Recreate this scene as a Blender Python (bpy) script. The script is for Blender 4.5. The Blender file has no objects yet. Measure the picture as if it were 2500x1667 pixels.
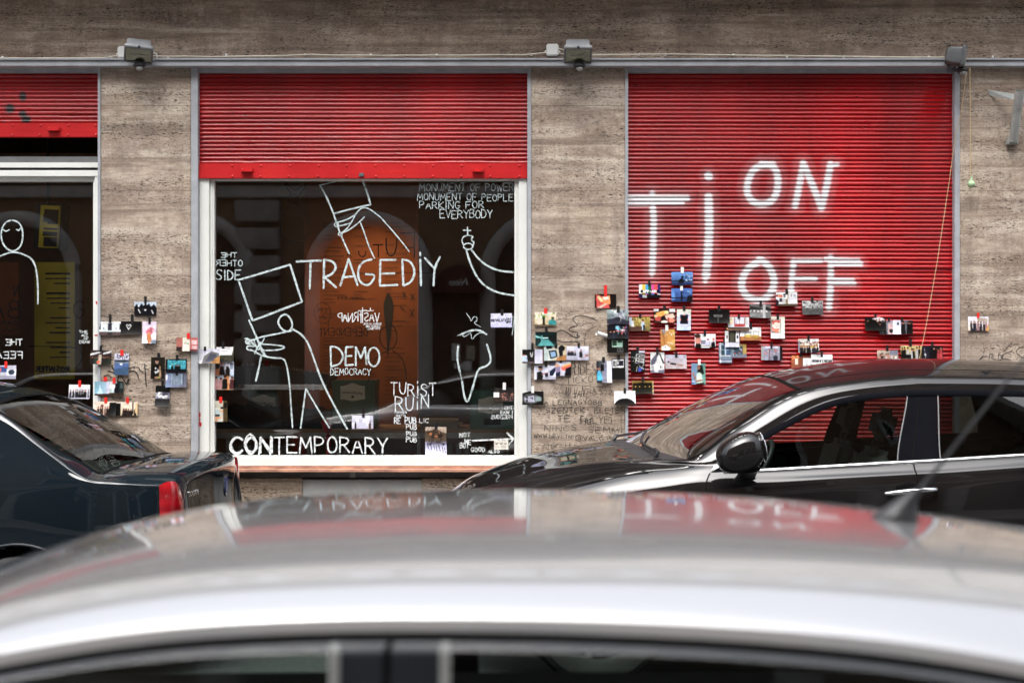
import bpy, bmesh, math, random
import numpy as np
from mathutils import Vector, Matrix, Euler
random.seed(7)
R = math.radians
SC = bpy.context.scene
COL = SC.collection

# ------------------------------------------------------------------ camera, sky, sun, exposure
CAMY, H, F = -9.82, 1.62, 3470.0          # camera sits 9.82 m in front of the stone face (Y = 0), 50 mm lens
cam = bpy.data.objects.new("camera", bpy.data.cameras.new("camera"))
COL.objects.link(cam)
cam.location = (0, CAMY, H)
cam.rotation_euler = (R(90), 0, 0)
cam.data.sensor_width = 36
cam.data.lens = F / 2500 * 36
cam.data.shift_y = 21.5 / 2500
cam.data.clip_start = 0.05
cam.data.clip_end = 500
cam.data.dof.use_dof = True
cam.data.dof.focus_distance = 9.6
cam.data.dof.aperture_fstop = 3.4
SC.camera = cam

SUN_EL, SUN_AZ = R(66), R(200)
w = bpy.data.worlds.new("World")
SC.world = w
w.use_nodes = True
wn = w.node_tree
sky = wn.nodes.new("ShaderNodeTexSky")
sky.sky_type = 'NISHITA'
sky.sun_disc = False
sky.sun_elevation = SUN_EL
sky.sun_rotation = SUN_AZ
sky.dust_density = 4.0
sky.air_density = 1.0
hsv = wn.nodes.new("ShaderNodeHueSaturation")
hsv.inputs["Saturation"].default_value = 0.30     # overcast: the blue is veiled by cloud
wn.links.new(sky.outputs[0], hsv.inputs["Color"])
# overcast cloud is about three times brighter overhead than at the horizon
wtc = wn.nodes.new("ShaderNodeTexCoord")
wsep = wn.nodes.new("ShaderNodeSeparateXYZ")
wn.links.new(wtc.outputs["Generated"], wsep.inputs[0])
wma = wn.nodes.new("ShaderNodeMath"); wma.operation = 'MULTIPLY_ADD'; wma.use_clamp = False
wn.links.new(wsep.outputs[2], wma.inputs[0]); wma.inputs[1].default_value = 2.6; wma.inputs[2].default_value = .7
wmu = wn.nodes.new("ShaderNodeVectorMath"); wmu.operation = 'SCALE'
wn.links.new(hsv.outputs[0], wmu.inputs[0]); wn.links.new(wma.outputs[0], wmu.inputs["Scale"])
bg = wn.nodes["Background"]
wn.links.new(wmu.outputs[0], bg.inputs["Color"])
bg.inputs["Strength"].default_value = 0.15
sl = bpy.data.lights.new("sun", 'SUN')
sl.energy = .5
sl.angle = R(50)
sl.color = (1.0, 0.97, 0.93)
so = bpy.data.objects.new("sun", sl)
COL.objects.link(so)
so.rotation_euler = (R(90) - SUN_EL, 0, R(180) - SUN_AZ)
SC.view_settings.view_transform = 'Standard'
SC.view_settings.look = 'None'
SC.view_settings.gamma = 1
SC.view_settings.use_curve_mapping = False
SC.view_settings.exposure = .78
SC.cycles.max_bounces = 8
SC.cycles.transparent_max_bounces = 24
SC.cycles.use_denoising = True


def W(px, py, Y):
    """a pixel of the photograph, back-projected on the plane at depth Y"""
    d = (Y - CAMY) / F
    return Vector(((px - 1250) * d, Y, H - (py - 855) * d))


def lin(h):
    if isinstance(h, str):
        if len(h) == 3:
            h = ''.join(c * 2 for c in h)
        h = [int(h[i:i + 2], 16) / 255 for i in (0, 2, 4)]
    return tuple(c / 12.92 if c <= .04045 else ((c + .055) / 1.055) ** 2.4 for c in h)


# ------------------------------------------------------------------ materials
MATS = {}


class NT:
    def __init__(s, name):
        s.m = bpy.data.materials.new(name)
        s.m.use_nodes = True
        s.t = s.m.node_tree
        s.p = s.t.nodes["Principled BSDF"]
        s.out = s.t.nodes["Material Output"]

    def n(s, typ, **kw):
        nd = s.t.nodes.new("ShaderNode" + typ)
        for k, v in kw.items():
            if hasattr(nd, k):
                setattr(nd, k, v)
            else:
                nd.inputs[k].default_value = v
        return nd

    def l(s, a, b):
        s.t.links.new(a, b)

    def coords(s, sx=1, sy=1, sz=1, kind="Object", loc=(0, 0, 0)):
        tc = s.n("TexCoord")
        mp = s.n("Mapping")
        mp.inputs["Scale"].default_value = (sx, sy, sz)
        mp.inputs["Location"].default_value = loc
        s.l(tc.outputs[kind], mp.inputs[0])
        return mp.outputs[0]

    def noise(s, co, scale=1, detail=4, rough=.55, dist=0):
        nd = s.n("TexNoise")
        nd.inputs["Scale"].default_value = scale
        nd.inputs["Detail"].default_value = detail
        nd.inputs["Roughness"].default_value = rough
        nd.inputs["Distortion"].default_value = dist
        s.l(co, nd.inputs["Vector"])
        return nd.outputs["Fac"]

    def ramp(s, fac, stops):
        nd = s.n("ValToRGB")
        cr = nd.color_ramp
        while len(cr.elements) < len(stops):
            cr.elements.new(.5)
        for e, (p, c) in zip(cr.elements, stops):
            e.position = p
            e.color = (c, c, c, 1) if isinstance(c, (int, float)) else (*c, 1)
        s.l(fac, nd.inputs[0])
        return nd.outputs[0]

    def mix(s, fac, a, b, mode='MIX'):
        nd = s.n("Mix")
        nd.data_type = 'RGBA'
        nd.blend_type = mode
        for val, i in ((fac, 0), (a, 6), (b, 7)):
            if isinstance(val, (int, float)):
                nd.inputs[i].default_value = val if i == 0 else (val, val, val, 1)
            elif isinstance(val, tuple):
                nd.inputs[i].default_value = (*val, 1)
            else:
                s.l(val, nd.inputs[i])
        return nd.outputs[2]

    def math(s, op, a, b=0.0):
        nd = s.n("Math")
        nd.operation = op
        for i, v in enumerate((a, b)):
            if isinstance(v, (int, float)):
                nd.inputs[i].default_value = v
            else:
                s.l(v, nd.inputs[i])
        return nd.outputs[0]

    def set(s, **kw):
        for k, v in kw.items():
            k = k.replace('_', ' ')
            if isinstance(v, tuple):
                s.p.inputs[k].default_value = (*v, 1)
            elif isinstance(v, (int, float)):
                s.p.inputs[k].default_value = v
            else:
                s.l(v, s.p.inputs[k])

    def bump(s, h, strength=.3, dist=.01):
        b = s.n("Bump")
        b.inputs["Strength"].default_value = strength
        b.inputs["Distance"].default_value = dist
        s.l(h, b.inputs["Height"])
        s.l(b.outputs[0], s.p.inputs["Normal"])


def plain(name, col, rough=.5, metal=0, coat=0, var=.15, vs=6, spec=.5, bump=0):
    """a painted / plastic / metal surface with a little mottling and grime of its own"""
    t = NT(name)
    co = t.coords()
    nz = t.noise(co, vs, 5, .6)
    dark = tuple(c * (1 - var) for c in col)
    lite = tuple(min(1, c * (1 + var)) for c in col)
    t.set(Base_Color=t.ramp(nz, [(.3, dark), (.7, lite)]), Metallic=metal, Coat_Weight=coat)
    t.p.inputs["Specular IOR Level"].default_value = spec
    t.p.inputs["Coat Roughness"].default_value = .03
    t.set(Roughness=t.ramp(t.noise(co, vs * 3.1, 4), [(.3, max(0, rough - .08)), (.7, min(1, rough + .1))]))
    if bump:
        t.bump(t.noise(co, vs * 8, 4), bump, .004)
    MATS[name] = t.m
    return t.m


def travertine(name, tint=(1, 1, 1), joints=True):
    t = NT(name)
    cb = t.coords(.75, .75, 5.0)
    band = t.noise(cb, 1.6, 10, .72, .6)
    fine = t.noise(t.coords(9, 9, 46), 1.0, 8, .78, .4)
    grain = t.noise(t.coords(40, 40, 70), 1.0, 5, .7)
    blot = t.noise(t.coords(1.6, 1.6, 2.2, loc=(3, 0, 1)), 1.9, 9, .74)
    base = t.ramp(band, [(.30, (.17, .118, .086)), (.43, (.36, .275, .21)), (.54, (.56, .475, .39)), (.68, (.74, .665, .57))])
    base = t.mix(.42, base, t.ramp(fine, [(.30, (.20, .145, .105)), (.52, (.52, .44, .36)), (.70, (.82, .74, .64))]), 'MIX')
    # brown and grey weathering in ragged patches, pale scoured ones, and thin runs of dirt
    base = t.mix(t.ramp(blot, [(.48, 0), (.60, .62)]), base, (.235, .18, .145), 'MIX')
    base = t.mix(t.ramp(t.noise(t.coords(2.4, 2.4, 1.9, loc=(9, 0, 4)), 1.8, 9, .74), [(.53, 0), (.63, .6)]), base, (.74, .67, .58), 'MIX')
    base = t.mix(t.ramp(t.noise(t.coords(.9, .9, 1.3, loc=(1, 0, 8)), 1.7, 8, .7), [(.47, 0), (.60, .5)]), base, (.25, .20, .18), 'MIX')
    base = t.mix(t.ramp(t.noise(t.coords(6, 6, .55, loc=(2, 0, 3)), 1.3, 6, .65), [(.52, 0), (.68, .4)]), base, (.17, .14, .12), 'MIX')
    base = t.mix(t.ramp(t.noise(t.coords(.28, .28, 6.5, loc=(4, 0, 6)), 1.4, 8, .66, .4), [(.50, 0), (.60, .62)]), base, (.20, .155, .128), 'MIX')
    base = t.mix(t.ramp(t.noise(t.coords(.35, .35, 5.0, loc=(8, 0, 2)), 1.4, 8, .66, .4), [(.54, 0), (.64, .55)]), base, (.76, .69, .60), 'MIX')
    base = t.mix(1.0, base, t.ramp(grain, [(.3, .82), (.7, 1.13)]), 'MULTIPLY')
    # pores: long thin pits that cluster along the bedding
    p1 = t.noise(t.coords(26, 26, 105), 1.0, 4, .65, .3)
    cl = t.noise(t.coords(.9, .9, 7, loc=(7, 2, 0)), 1.0, 6, .66)
    pm = t.math('MULTIPLY', t.ramp(p1, [(.555, 0), (.62, 1)]), t.ramp(cl, [(.45, .10), (.57, 1)]))
    p2 = t.noise(t.coords(60, 60, 140), 1.0, 2, .5)
    pm2 = t.math('MULTIPLY', t.ramp(p2, [(.58, 0), (.64, .8)]), t.ramp(cl, [(.38, .2), (.56, 1)]))
    pm = t.math('MAXIMUM', pm, pm2)
    base = t.mix(pm, base, (.035, .026, .02))
    if joints:
        sep = t.n("SeparateXYZ")
        tc = t.n("TexCoord")
        t.l(tc.outputs["Object"], sep.inputs[0])
        f = t.math('FRACT', t.math('ADD', t.math('DIVIDE', sep.outputs[2], .586), -.145 + 4))
        ln = t.math('LESS_THAN', t.math('ABSOLUTE', t.math('SUBTRACT', f, .5)), .0028)
        base = t.mix(t.math('MULTIPLY', ln, .75), base, (.12, .09, .07))
    base = t.mix(1.0, base, tint, 'MULTIPLY')
    t.set(Base_Color=base, Roughness=.75)
    t.p.inputs["Specular IOR Level"].default_value = .25
    t.bump(t.math('SUBTRACT', t.math('MULTIPLY', fine, .3), pm), .5, .004)
    MATS[name] = t.m
    return t.m


def thin_glass(name, tint=(1, 1, 1), gain=1.9, rough=0):
    t = NT(name)
    t.t.nodes.remove(t.p)
    tr = t.n("BsdfTransparent")
    tr.inputs[0].default_value = (*tint, 1)
    gl = t.n("BsdfGlossy")
    gl.inputs["Roughness"].default_value = rough
    fr = t.n("Fresnel")
    fr.inputs[0].default_value = 1.5
    mx = t.n("MixShader")
    t.l(t.math('MINIMUM', t.math('MULTIPLY', fr.outputs[0], gain), 1.0), mx.inputs[0])
    t.l(tr.outputs[0], mx.inputs[1])
    t.l(gl.outputs[0], mx.inputs[2])
    t.l(mx.outputs[0], t.out.inputs[0])
    MATS[name] = t.m
    return t.m


def emit(name, col, s):
    t = NT(name)
    t.set(Base_Color=(.8, .8, .8), Emission_Color=col, Emission_Strength=s)
    MATS[name] = t.m
    return t.m


def carpaint(name, col, metal, rough, dust=.06, dustcol=(.35, .33, .30), vs=3, flake=.1, spec=.5, ior=1.5):
    t = NT(name)
    t.p.inputs["Specular IOR Level"].default_value = spec
    t.p.inputs["Coat IOR"].default_value = ior
    co = t.coords()
    d = t.ramp(t.noise(co, vs, 6, .65), [(.35, dust * .3), (.75, dust * 1.7)])
    fl = t.noise(co, 900, 1)
    c0 = t.mix(t.ramp(fl, [(.3, 0), (.7, flake)]), col, tuple(min(1, c * 2 + .02) for c in col))
    t.set(Base_Color=t.mix(d, c0, dustcol), Metallic=metal, Roughness=rough, Coat_Weight=1.0)
    t.p.inputs["Coat Roughness"].default_value = .025
    MATS[name] = t.m
    return t.m


plain("white_paint", (.74, .755, .72), .35, var=.06, vs=5)
plain("grey_metal", (.36, .375, .40), .4, metal=.0, var=.16, vs=9)
plain("dark_metal", (.13, .135, .14), .4, var=.2)
plain("lamp_grey", (.23, .24, .25), .45, var=.2, vs=14)
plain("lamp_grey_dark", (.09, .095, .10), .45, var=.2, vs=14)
plain("black_plastic", (.018, .018, .02), .45, var=.3)
plain("gap_black", (.004, .004, .004), .8, var=.1, spec=.05)
plain("satin_black", (.0055, .0058, .0075), .5, var=.15, spec=.0)
plain("white_plastic", (.80, .81, .79), .35, var=.04)
plain("cable_white", (.72, .67, .56), .45, var=.08)
plain("black_tape", (.012, .012, .013), .35, var=.3)
plain("red_tape", (.72, .025, .02), .4, var=.08)
plain("white_tape", (.82, .80, .76), .45, var=.05)
plain("frame_satin", (.022, .025, .030), .38, var=.12, spec=.25)
plain("chrome", (.78, .79, .80), .12, metal=1, var=.04)
plain("glass_paint", (.56, .66, .66), .55, var=.10, vs=40)
plain("chalk_paint", (.70, .74, .74), .6, var=.08, vs=60)
plain("black_marker", (.012, .012, .012), .5, var=.3)
plain("pen_ink", (.022, .02, .02), .7, var=.3, vs=30)
plain("wood_sill", (.42, .22, .15), .45, var=.4, vs=9)
plain("plank_wood", (.42, .29, .17), .55, var=.25, vs=12)
plain("orange_board", (.30, .085, .02), .7, var=.35, vs=2.2)
plain("room_brown", (.46, .235, .12), .8, var=.35, vs=1.5)
plain("room_dark", (.05, .036, .028), .85, var=.4, vs=2)
plain("crate_green", (.03, .15, .09), .4, var=.2)
plain("crate_label", (.9, .92, .74), .5, var=.06)
plain("cloth_black", (.012, .013, .017), .95, var=.4, vs=30)
plain("cushion_beige", (.45, .41, .32), .9, var=.15, vs=30, bump=.2)
plain("yellow_vinyl", (.95, .74, .05), .55, var=.15, vs=3)
plain("print_ink", (.02, .02, .02), .6, var=.2)
plain("radiator_white", (.55, .54, .48), .5, var=.1)
plain("asphalt", (.05, .05, .052), .9, var=.3, vs=25, bump=.5)
plain("paving", (.20, .19, .18), .85, var=.25, vs=8, bump=.3)
plain("plaster_grey", (.42, .41, .385), .85, var=.18, vs=1.2)
plain("plaster_ochre", (.19, .12, .07), .85, var=.25, vs=1.0)
plain("rustic_stone", (.25, .24, .22), .85, var=.35, vs=3, bump=.4)
plain("panel_grey", (.27, .275, .265), .6, var=.18, vs=5)
plain("twine", (.50, .36, .20), .8, var=.1)
plain("green_net", (.36, .52, .30), .6, var=.3, vs=60)
plain("pipe_grey", (.36, .375, .36), .4, var=.25, vs=12)
plain("awning_red", (.055, .012, .010), .8, var=.2)
plain("tyre_rubber", (.012, .012, .012), .8, var=.3)
plain("rim_alloy", (.5, .5, .52), .25, metal=1, var=.1)
plain("seat_cloth", (.035, .037, .036), .9, var=.3, vs=20)
plain("dash_dark", (.02, .02, .022), .7, var=.3)
plain("paper", (.80, .79, .75), .6, var=.04)
plain("skin", (.50, .30, .22), .5, var=.1)
plain("shirt_blue", (.16, .19, .27), .8, var=.15)
plain("trouser_dark", (.03, .03, .04), .85, var=.2)
plain("emblem_blue", (.02, .04, .22), .25, coat=1, var=.1)
plain("floor_dark", (.05, .04, .033), .6, var=.3)
travertine("travertine", (.93, .90, .865))
travertine("travertine_soot", (.70, .655, .615), joints=False)
travertine("travertine_base", (.62, .58, .52), joints=False)
thin_glass("shop_glass", (.97, .98, .97), 2.8)
thin_glass("upper_glass", (.25, .27, .28), 10.0)
thin_glass("tinted_glass", (.20, .22, .21), .9)
thin_glass("car_glass", (.62, .70, .66), 1.0)
thin_glass("screen_glass", (.55, .62, .58), .85)
thin_glass("lens_glass", (.75, .76, .66), 1.5, .1)
emit("lamp_lit", (1, .62, .25), 3)
carpaint("paint_black", (.0035, .003, .0036), .0, .5, .014, spec=0, ior=1.5)
carpaint("paint_teal", (.003, .0075, .0115), .0, .5, .014, (.14, .13, .12), spec=.0)
carpaint("paint_silver", (.37, .37, .37), .38, .15, .07, (.3, .29, .28), ior=1.5)

t = NT("tail_red")
t.set(Base_Color=t.mix(t.ramp(t.noise(t.coords(3, 3, 40), 1.0, 2), [(.35, 0), (.65, 1)]), (.24, .002, .006), (.46, .004, .012)), Roughness=.2, Coat_Weight=1.0)
MATS["tail_red"] = t.m
for nm in ("glass_paint", "chalk_paint"):         # brushed paint: thin where the brush ran dry
    mm = MATS[nm]; tr_ = mm.node_tree
    tc_ = tr_.nodes.new("ShaderNodeTexCoord"); nz_ = tr_.nodes.new("ShaderNodeTexNoise"); nz_.inputs["Scale"].default_value = 34; nz_.inputs["Detail"].default_value = 6; nz_.inputs["Roughness"].default_value = .7
    cr_ = tr_.nodes.new("ShaderNodeValToRGB"); cr_.color_ramp.elements[0].position = .36; cr_.color_ramp.elements[0].color = (.35, .35, .35, 1); cr_.color_ramp.elements[1].position = .52
    tr_.links.new(tc_.outputs["Object"], nz_.inputs["Vector"]); tr_.links.new(nz_.outputs["Fac"], cr_.inputs[0]); tr_.links.new(cr_.outputs[0], tr_.nodes["Principled BSDF"].inputs["Alpha"])

# red shutter paint: attribute 'spray' r = white spray, g = black spray
t = NT("shutter_red")
at = t.n("Attribute")
at.attribute_name = "spray"
sp = t.n("SeparateColor")
t.l(at.outputs["Color"], sp.inputs[0])
co = t.coords(1, 1, 1)
big = t.noise(t.coords(1.3, 1, .55), 1.1, 4, .5)
base = t.ramp(big, [(.3, (.21, .002, .004)), (.5, (.34, .003, .006)), (.66, (.46, .004, .008)), (.8, (.54, .014, .020))])
drip = t.noise(t.coords(7, 1, .7), 1.0, 5, .6)
base = t.mix(t.ramp(drip, [(.52, 0), (.75, .5)]), base, (.20, .003, .005))
speck = t.noise(co, 38, 2, .5)
base = t.mix(t.ramp(speck, [(.70, 0), (.74, .85)]), base, (.03, .004, .004))
jit = t.noise(co, 60, 3, .6)
wf = t.math('MULTIPLY', sp.outputs[0], t.ramp(jit, [(.2, .86), (.7, 1)]))
base = t.mix(wf, base, (.72, .72, .74))
base = t.mix(sp.outputs[1], base, (.012, .010, .010))
t.set(Base_Color=base, Roughness=.2)
t.p.inputs["Specular IOR Level"].default_value = .5
MATS["shutter_red"] = t.m

t = NT("bar_red")
co = t.coords()
base = t.ramp(t.noise(co, 2.2, 5, .6), [(.3, (.42, .008, .012)), (.7, (.62, .022, .022))])
base = t.mix(t.ramp(t.noise(co, 26, 4, .6), [(.66, 0), (.72, .6)]), base, (.12, .01, .01))
t.set(Base_Color=base, Roughness=.38)
MATS["bar_red"] = t.m

# photo paper: picture in a colour attribute
t = NT("photo_paper")
at = t.n("Attribute")
at.attribute_name = "picture"
nz = t.noise(t.coords(), 160, 3, .6)
hs = t.n("HueSaturation"); hs.inputs["Saturation"].default_value = .88; hs.inputs["Value"].default_value = .86
t.l(at.outputs["Color"], hs.inputs["Color"])
t.set(Base_Color=t.mix(1.0, hs.outputs[0], t.ramp(nz, [(.3, .9), (.7, 1.06)]), 'MULTIPLY'), Roughness=.28)
MATS["photo_paper"] = t.m

# ------------------------------------------------------------------ geometry helpers
LOC = {}


def wl(o):
    return LOC.get(o.name, Vector((0, 0, 0))) if o else Vector((0, 0, 0))


def link(name, me, parent=None, mat=None):
    o = bpy.data.objects.new(name, me)
    COL.objects.link(o)
    if parent:
        o.parent = parent
    if mat:
        me.materials.append(MATS[mat])
    LOC[o.name] = wl(parent).copy()
    return o


def tag(o, label=None, cat=None, group=None, kind=None):
    for k, v in (("label", label), ("category", cat), ("group", group), ("kind", kind)):
        if v:
            o[k] = v
    return o


def thing(name, label, cat, loc, group=None):
    o = bpy.data.objects.new(name, None)
    COL.objects.link(o)
    o.location = loc
    o.empty_display_size = .1
    LOC[o.name] = Vector(loc)
    return tag(o, label, cat, group)


def finish(me, smooth):
    if smooth:
        me.polygons.foreach_set("use_smooth", [True] * len(me.polygons))
        if smooth < 180:
            me.set_sharp_from_angle(angle=R(smooth))
    me.update()


def mesh_np(name, V, Fq, mat, parent=None, smooth=40, origin=None):
    V = np.asarray(V, dtype=float)
    off = np.array(wl(parent) if origin is None else origin)
    me = bpy.data.meshes.new(name)
    me.from_pydata((V - off).tolist(), [], [tuple(f) for f in Fq])
    finish(me, smooth)
    o = link(name, me, parent, mat)
    if origin is not None and not parent:
        o.location = origin
        LOC[o.name] = Vector(origin)
    return o


def grid_faces(nu, nv):
    i, j = np.meshgrid(np.arange(nu - 1), np.arange(nv - 1), indexing='ij')
    a = (i * nv + j).ravel()
    return np.stack([a, a + nv, a + nv + 1, a + 1], 1)


class MB:
    def __init__(s):
        s.v, s.f = [], []

    def add(s, V, Fc, M=None):
        b = len(s.v)
        s.v += [tuple(M @ Vector(p)) if M else tuple(p) for p in V]
        s.f += [tuple(int(i) + b for i in f) for f in Fc]
        return s

    def box(s, x0, x1, y0, y1, z0, z1, bev=0, M=None, seg=2):
        bm = bmesh.new()
        bmesh.ops.create_cube(bm, size=1)
        for v in bm.verts:
            v.co = ((x0 + x1) / 2 + v.co.x * (x1 - x0), (y0 + y1) / 2 + v.co.y * (y1 - y0), (z0 + z1) / 2 + v.co.z * (z1 - z0))
        if bev:
            bmesh.ops.bevel(bm, geom=bm.edges[:], offset=bev, segments=seg, affect='EDGES')
        bm.verts.index_update()
        s.add([v.co[:] for v in bm.verts], [[v.index for v in f.verts] for f in bm.faces], M)
        bm.free()
        return s

    def prism(s, poly, y0, y1, M=None):
        n = len(poly)
        V = [(x, y0, z) for x, z in poly] + [(x, y1, z) for x, z in poly]
        Fc = [list(range(n))[::-1], list(range(n, 2 * n))] + [[i, (i + 1) % n, n + (i + 1) % n, n + i] for i in range(n)]
        return s.add(V, Fc, M)

    def tube(s, path, r, n=8, cap=True, M=None):
        P = [Vector(p) for p in path]
        rs = r if isinstance(r, (list, tuple)) else [r] * len(P)
        V, Fc = [], []
        for i, p in enumerate(P):
            t_ = (P[min(i + 1, len(P) - 1)] - P[max(i - 1, 0)]).normalized()
            a = t_.cross(Vector((0, 0, 1)))
            if a.length < .05:
                a = t_.cross(Vector((0, 1, 0)))
            a.normalize()
            b = t_.cross(a)
            for k in range(n):
                an = 2 * math.pi * k / n
                V.append(p + (a * math.cos(an) + b * math.sin(an)) * rs[i])
        for i in range(len(P) - 1):
            for k in range(n):
                Fc.append([i * n + k, i * n + (k + 1) % n, (i + 1) * n + (k + 1) % n, (i + 1) * n + k])
        if cap:
            Fc.append(list(range(n))[::-1])
            Fc.append([(len(P) - 1) * n + k for k in range(n)])
        return s.add(V, Fc, M)

    def ball(s, c, rx, ry=None, rz=None, nu=16, nv=10, M=None, e=1.0, zmin=-1):
        ry = rx if ry is None else ry
        rz = rx if rz is None else rz
        V, Fc = [], []
        f = lambda q: math.copysign(abs(q) ** e, q)
        for j in range(nv + 1):
            ph = math.pi * (j / nv - .5)
            for i in range(nu):
                th = 2 * math.pi * i / nu
                V.append((c[0] + rx * f(math.cos(ph)) * f(math.cos(th)), c[1] + ry * f(math.cos(ph)) * f(math.sin(th)), c[2] + rz * max(zmin, f(math.sin(ph)))))
        for j in range(nv):
            for i in range(nu):
                Fc.append([j * nu + i, j * nu + (i + 1) % nu, (j + 1) * nu + (i + 1) % nu, (j + 1) * nu + i])
        return s.add(V, Fc, M)

    def grid(s, P, M=None):
        nu, nv = P.shape[:2]
        return s.add(P.reshape(-1, 3).tolist(), grid_faces(nu, nv).tolist(), M)

    def build(s, name, mat, parent=None, smooth=35, origin=None):
        return mesh_np(name, s.v, s.f, mat, parent, smooth, origin)


def pxbox(mb, x0, y0, x1, y1, Y0, Y1, bev=0):
    """box whose front face (depth Y0) covers a pixel rectangle"""
    a, b = W(x0, y1, Y0), W(x1, y0, Y0)
    return mb.box(a.x, b.x, Y0, Y1, a.z, b.z, bev)


# ------------------------------------------------------------------ strokes: hand lettering and drawings as paint ribbons
FONT = {
 'A': "0,0 .5,1 1,0;.2,.38 .8,.38", 'B': "0,0 0,1 .7,.97 .85,.78 .7,.57 0,.53;.05,.53 .7,.55 .98,.3 .8,.04 0,0",
 'C': "1,.85 .7,1 .3,.95 0,.6 .05,.25 .4,0 .8,.05 1,.18", 'D': "0,0 0,1;0,1 .6,.93 1,.5 .7,.1 0,0",
 'E': "1,1 0,1;0,1 0,0;0,0 1,0;0,.5 .75,.52", 'F': "1,1 0,1;0,1 0,0;0,.52 .75,.52",
 'G': "1,.85 .6,1 .15,.85 0,.45 .3,.02 .75,.05 1,.4;1,.4 .55,.42", 'H': "0,0 0,1;1,0 1,1;0,.5 1,.5", 'I': ".5,0 .5,1",
 'J': "1,1 .9,.2 .6,0 .2,.05 0,.25", 'K': "0,0 0,1;1,1 .05,.48;.05,.48 1,0", 'L': "0,1 0,0;0,0 .9,0",
 'M': "0,0 .12,1;.12,1 .5,.35;.5,.35 .88,1;.88,1 1,0", 'N': "0,0 .05,1;.05,1 .95,0;.95,0 1,1",
 'O': ".5,1 .15,.85 0,.5 .15,.12 .5,0 .85,.12 1,.5 .85,.85 .45,1.02", 'P': "0,0 0,1;0,1 .7,.95 .95,.75 .7,.5 0,.45",
 'R': "0,0 0,1;0,1 .7,.95 .9,.75 .65,.52 0,.48;.4,.48 1,0", 'S': ".95,.88 .6,1 .15,.9 .1,.65 .5,.5 .9,.35 .85,.1 .45,0 0,.12",
 'T': "0,1 1,1;.5,1 .5,0", 'U': "0,1 .05,.3 .3,.02 .7,.02 .95,.3 1,1", 'V': "0,1 .5,0;.5,0 1,1",
 'W': "0,1 .25,0;.25,0 .5,.7;.5,.7 .75,0;.75,0 1,1", 'Y': "0,1 .5,.5;1,1 .5,.5 .5,0", 'Z': "0,1 1,1;1,1 0,0;0,0 1,0",
 '?': "0,.8 .4,1 .9,.8 .7,.5 .4,.4 .4,.25;.38,.05 .45,0", '!': ".5,1 .5,.3;.5,.08 .52,0", '.': ".4,.06 .55,0", "'": ".5,1 .4,.8",
 '-': ".1,.5 .9,.5", '@': ".7,.35 .45,.3 .3,.5 .5,.7 .7,.65 .68,.35 .9,.35 1,.6 .8,.95 .4,1 .05,.75 0,.4 .25,.05 .7,0",
 'É': "1,1 0,1;0,1 0,0;0,0 1,0;0,.5 .75,.52;.4,1.15 .65,1.4", 'Ó': ".5,1 .15,.85 0,.5 .15,.12 .5,0 .85,.12 1,.5 .85,.85 .45,1.02;.5,1.15 .8,1.4",
 'Ü': "0,1 .05,.3 .3,.02 .7,.02 .95,.3 1,1;.3,1.2 .32,1.3;.7,1.2 .72,1.3", '1': ".5,0 .5,1",
 'i': ".5,0 .5,.7;.5,.95 .52,1.08", '+': ".5,-.1 .5,1.25;.1,.85 .9,.85"}
NARROW = {'I': .35, 'i': .3, '!': .3, '.': .3, "'": .3, ' ': .6, '1': .3, 'M': 1.25, 'W': 1.3}


def smooth_poly(pts, it=2):
    P = [np.array(p, float) for p in pts]
    if len(P) < 3:
        return P
    for _ in range(it):
        Q = [P[0]]
        for a, b in zip(P[:-1], P[1:]):
            Q += [a * .75 + b * .25, a * .25 + b * .75]
        Q.append(P[-1])
        P = Q
    return P


def parse(s, T=(0, 0, 1)):
    ox, oy, k = T
    return [[(ox + float(a.split(',')[0]) / k, oy + float(a.split(',')[1]) / k) for a in st.split()] for st in s.split(';') if st.strip()]


def hand(text, x0, y0, x1, y1, mirror=False, jit=.06, slant=0.0, rise=0.0, seed=1, flip=False, gap=.32):
    """hand lettering: strokes in pixels filling the box"""
    rnd = random.Random(seed)
    ws = [NARROW.get(c, 1.0) for c in text]
    tot = sum(ws) + gap * (len(text) - 1)
    sx = (x1 - x0) / tot
    out, cx = [], 0
    for c, wd in zip(text, ws):
        if c in FONT:
            dy = rnd.uniform(-jit, jit)
            sc = 1 + rnd.uniform(-jit, jit)
            for st in FONT[c].split(';'):
                pts = []
                for a in st.split():
                    u, v = [float(q) for q in a.split(',')]
                    if c in 'OCDGSPRBUÓÜ@?':
                        u, v = u, v
                    u = (cx + u * wd + rnd.uniform(-jit, jit) * .35) * sx
                    v = v * sc + dy + rnd.uniform(-jit, jit) * .35
                    X = u / (x1 - x0)
                    pts.append((X, v))
                out.append(pts)
        cx += wd + gap
    res = []
    for st in out:
        q = []
        for X, v in st:
            if mirror:
                X = 1 - X
            if flip:
                X, v = 1 - X, 1 - v
            px = x0 + X * (x1 - x0) + slant * (v - .5) * (y1 - y0)
            py = y1 - v * (y1 - y0) + rise * X
            q.append((px, py))
        res.append(q)
    return res


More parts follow.
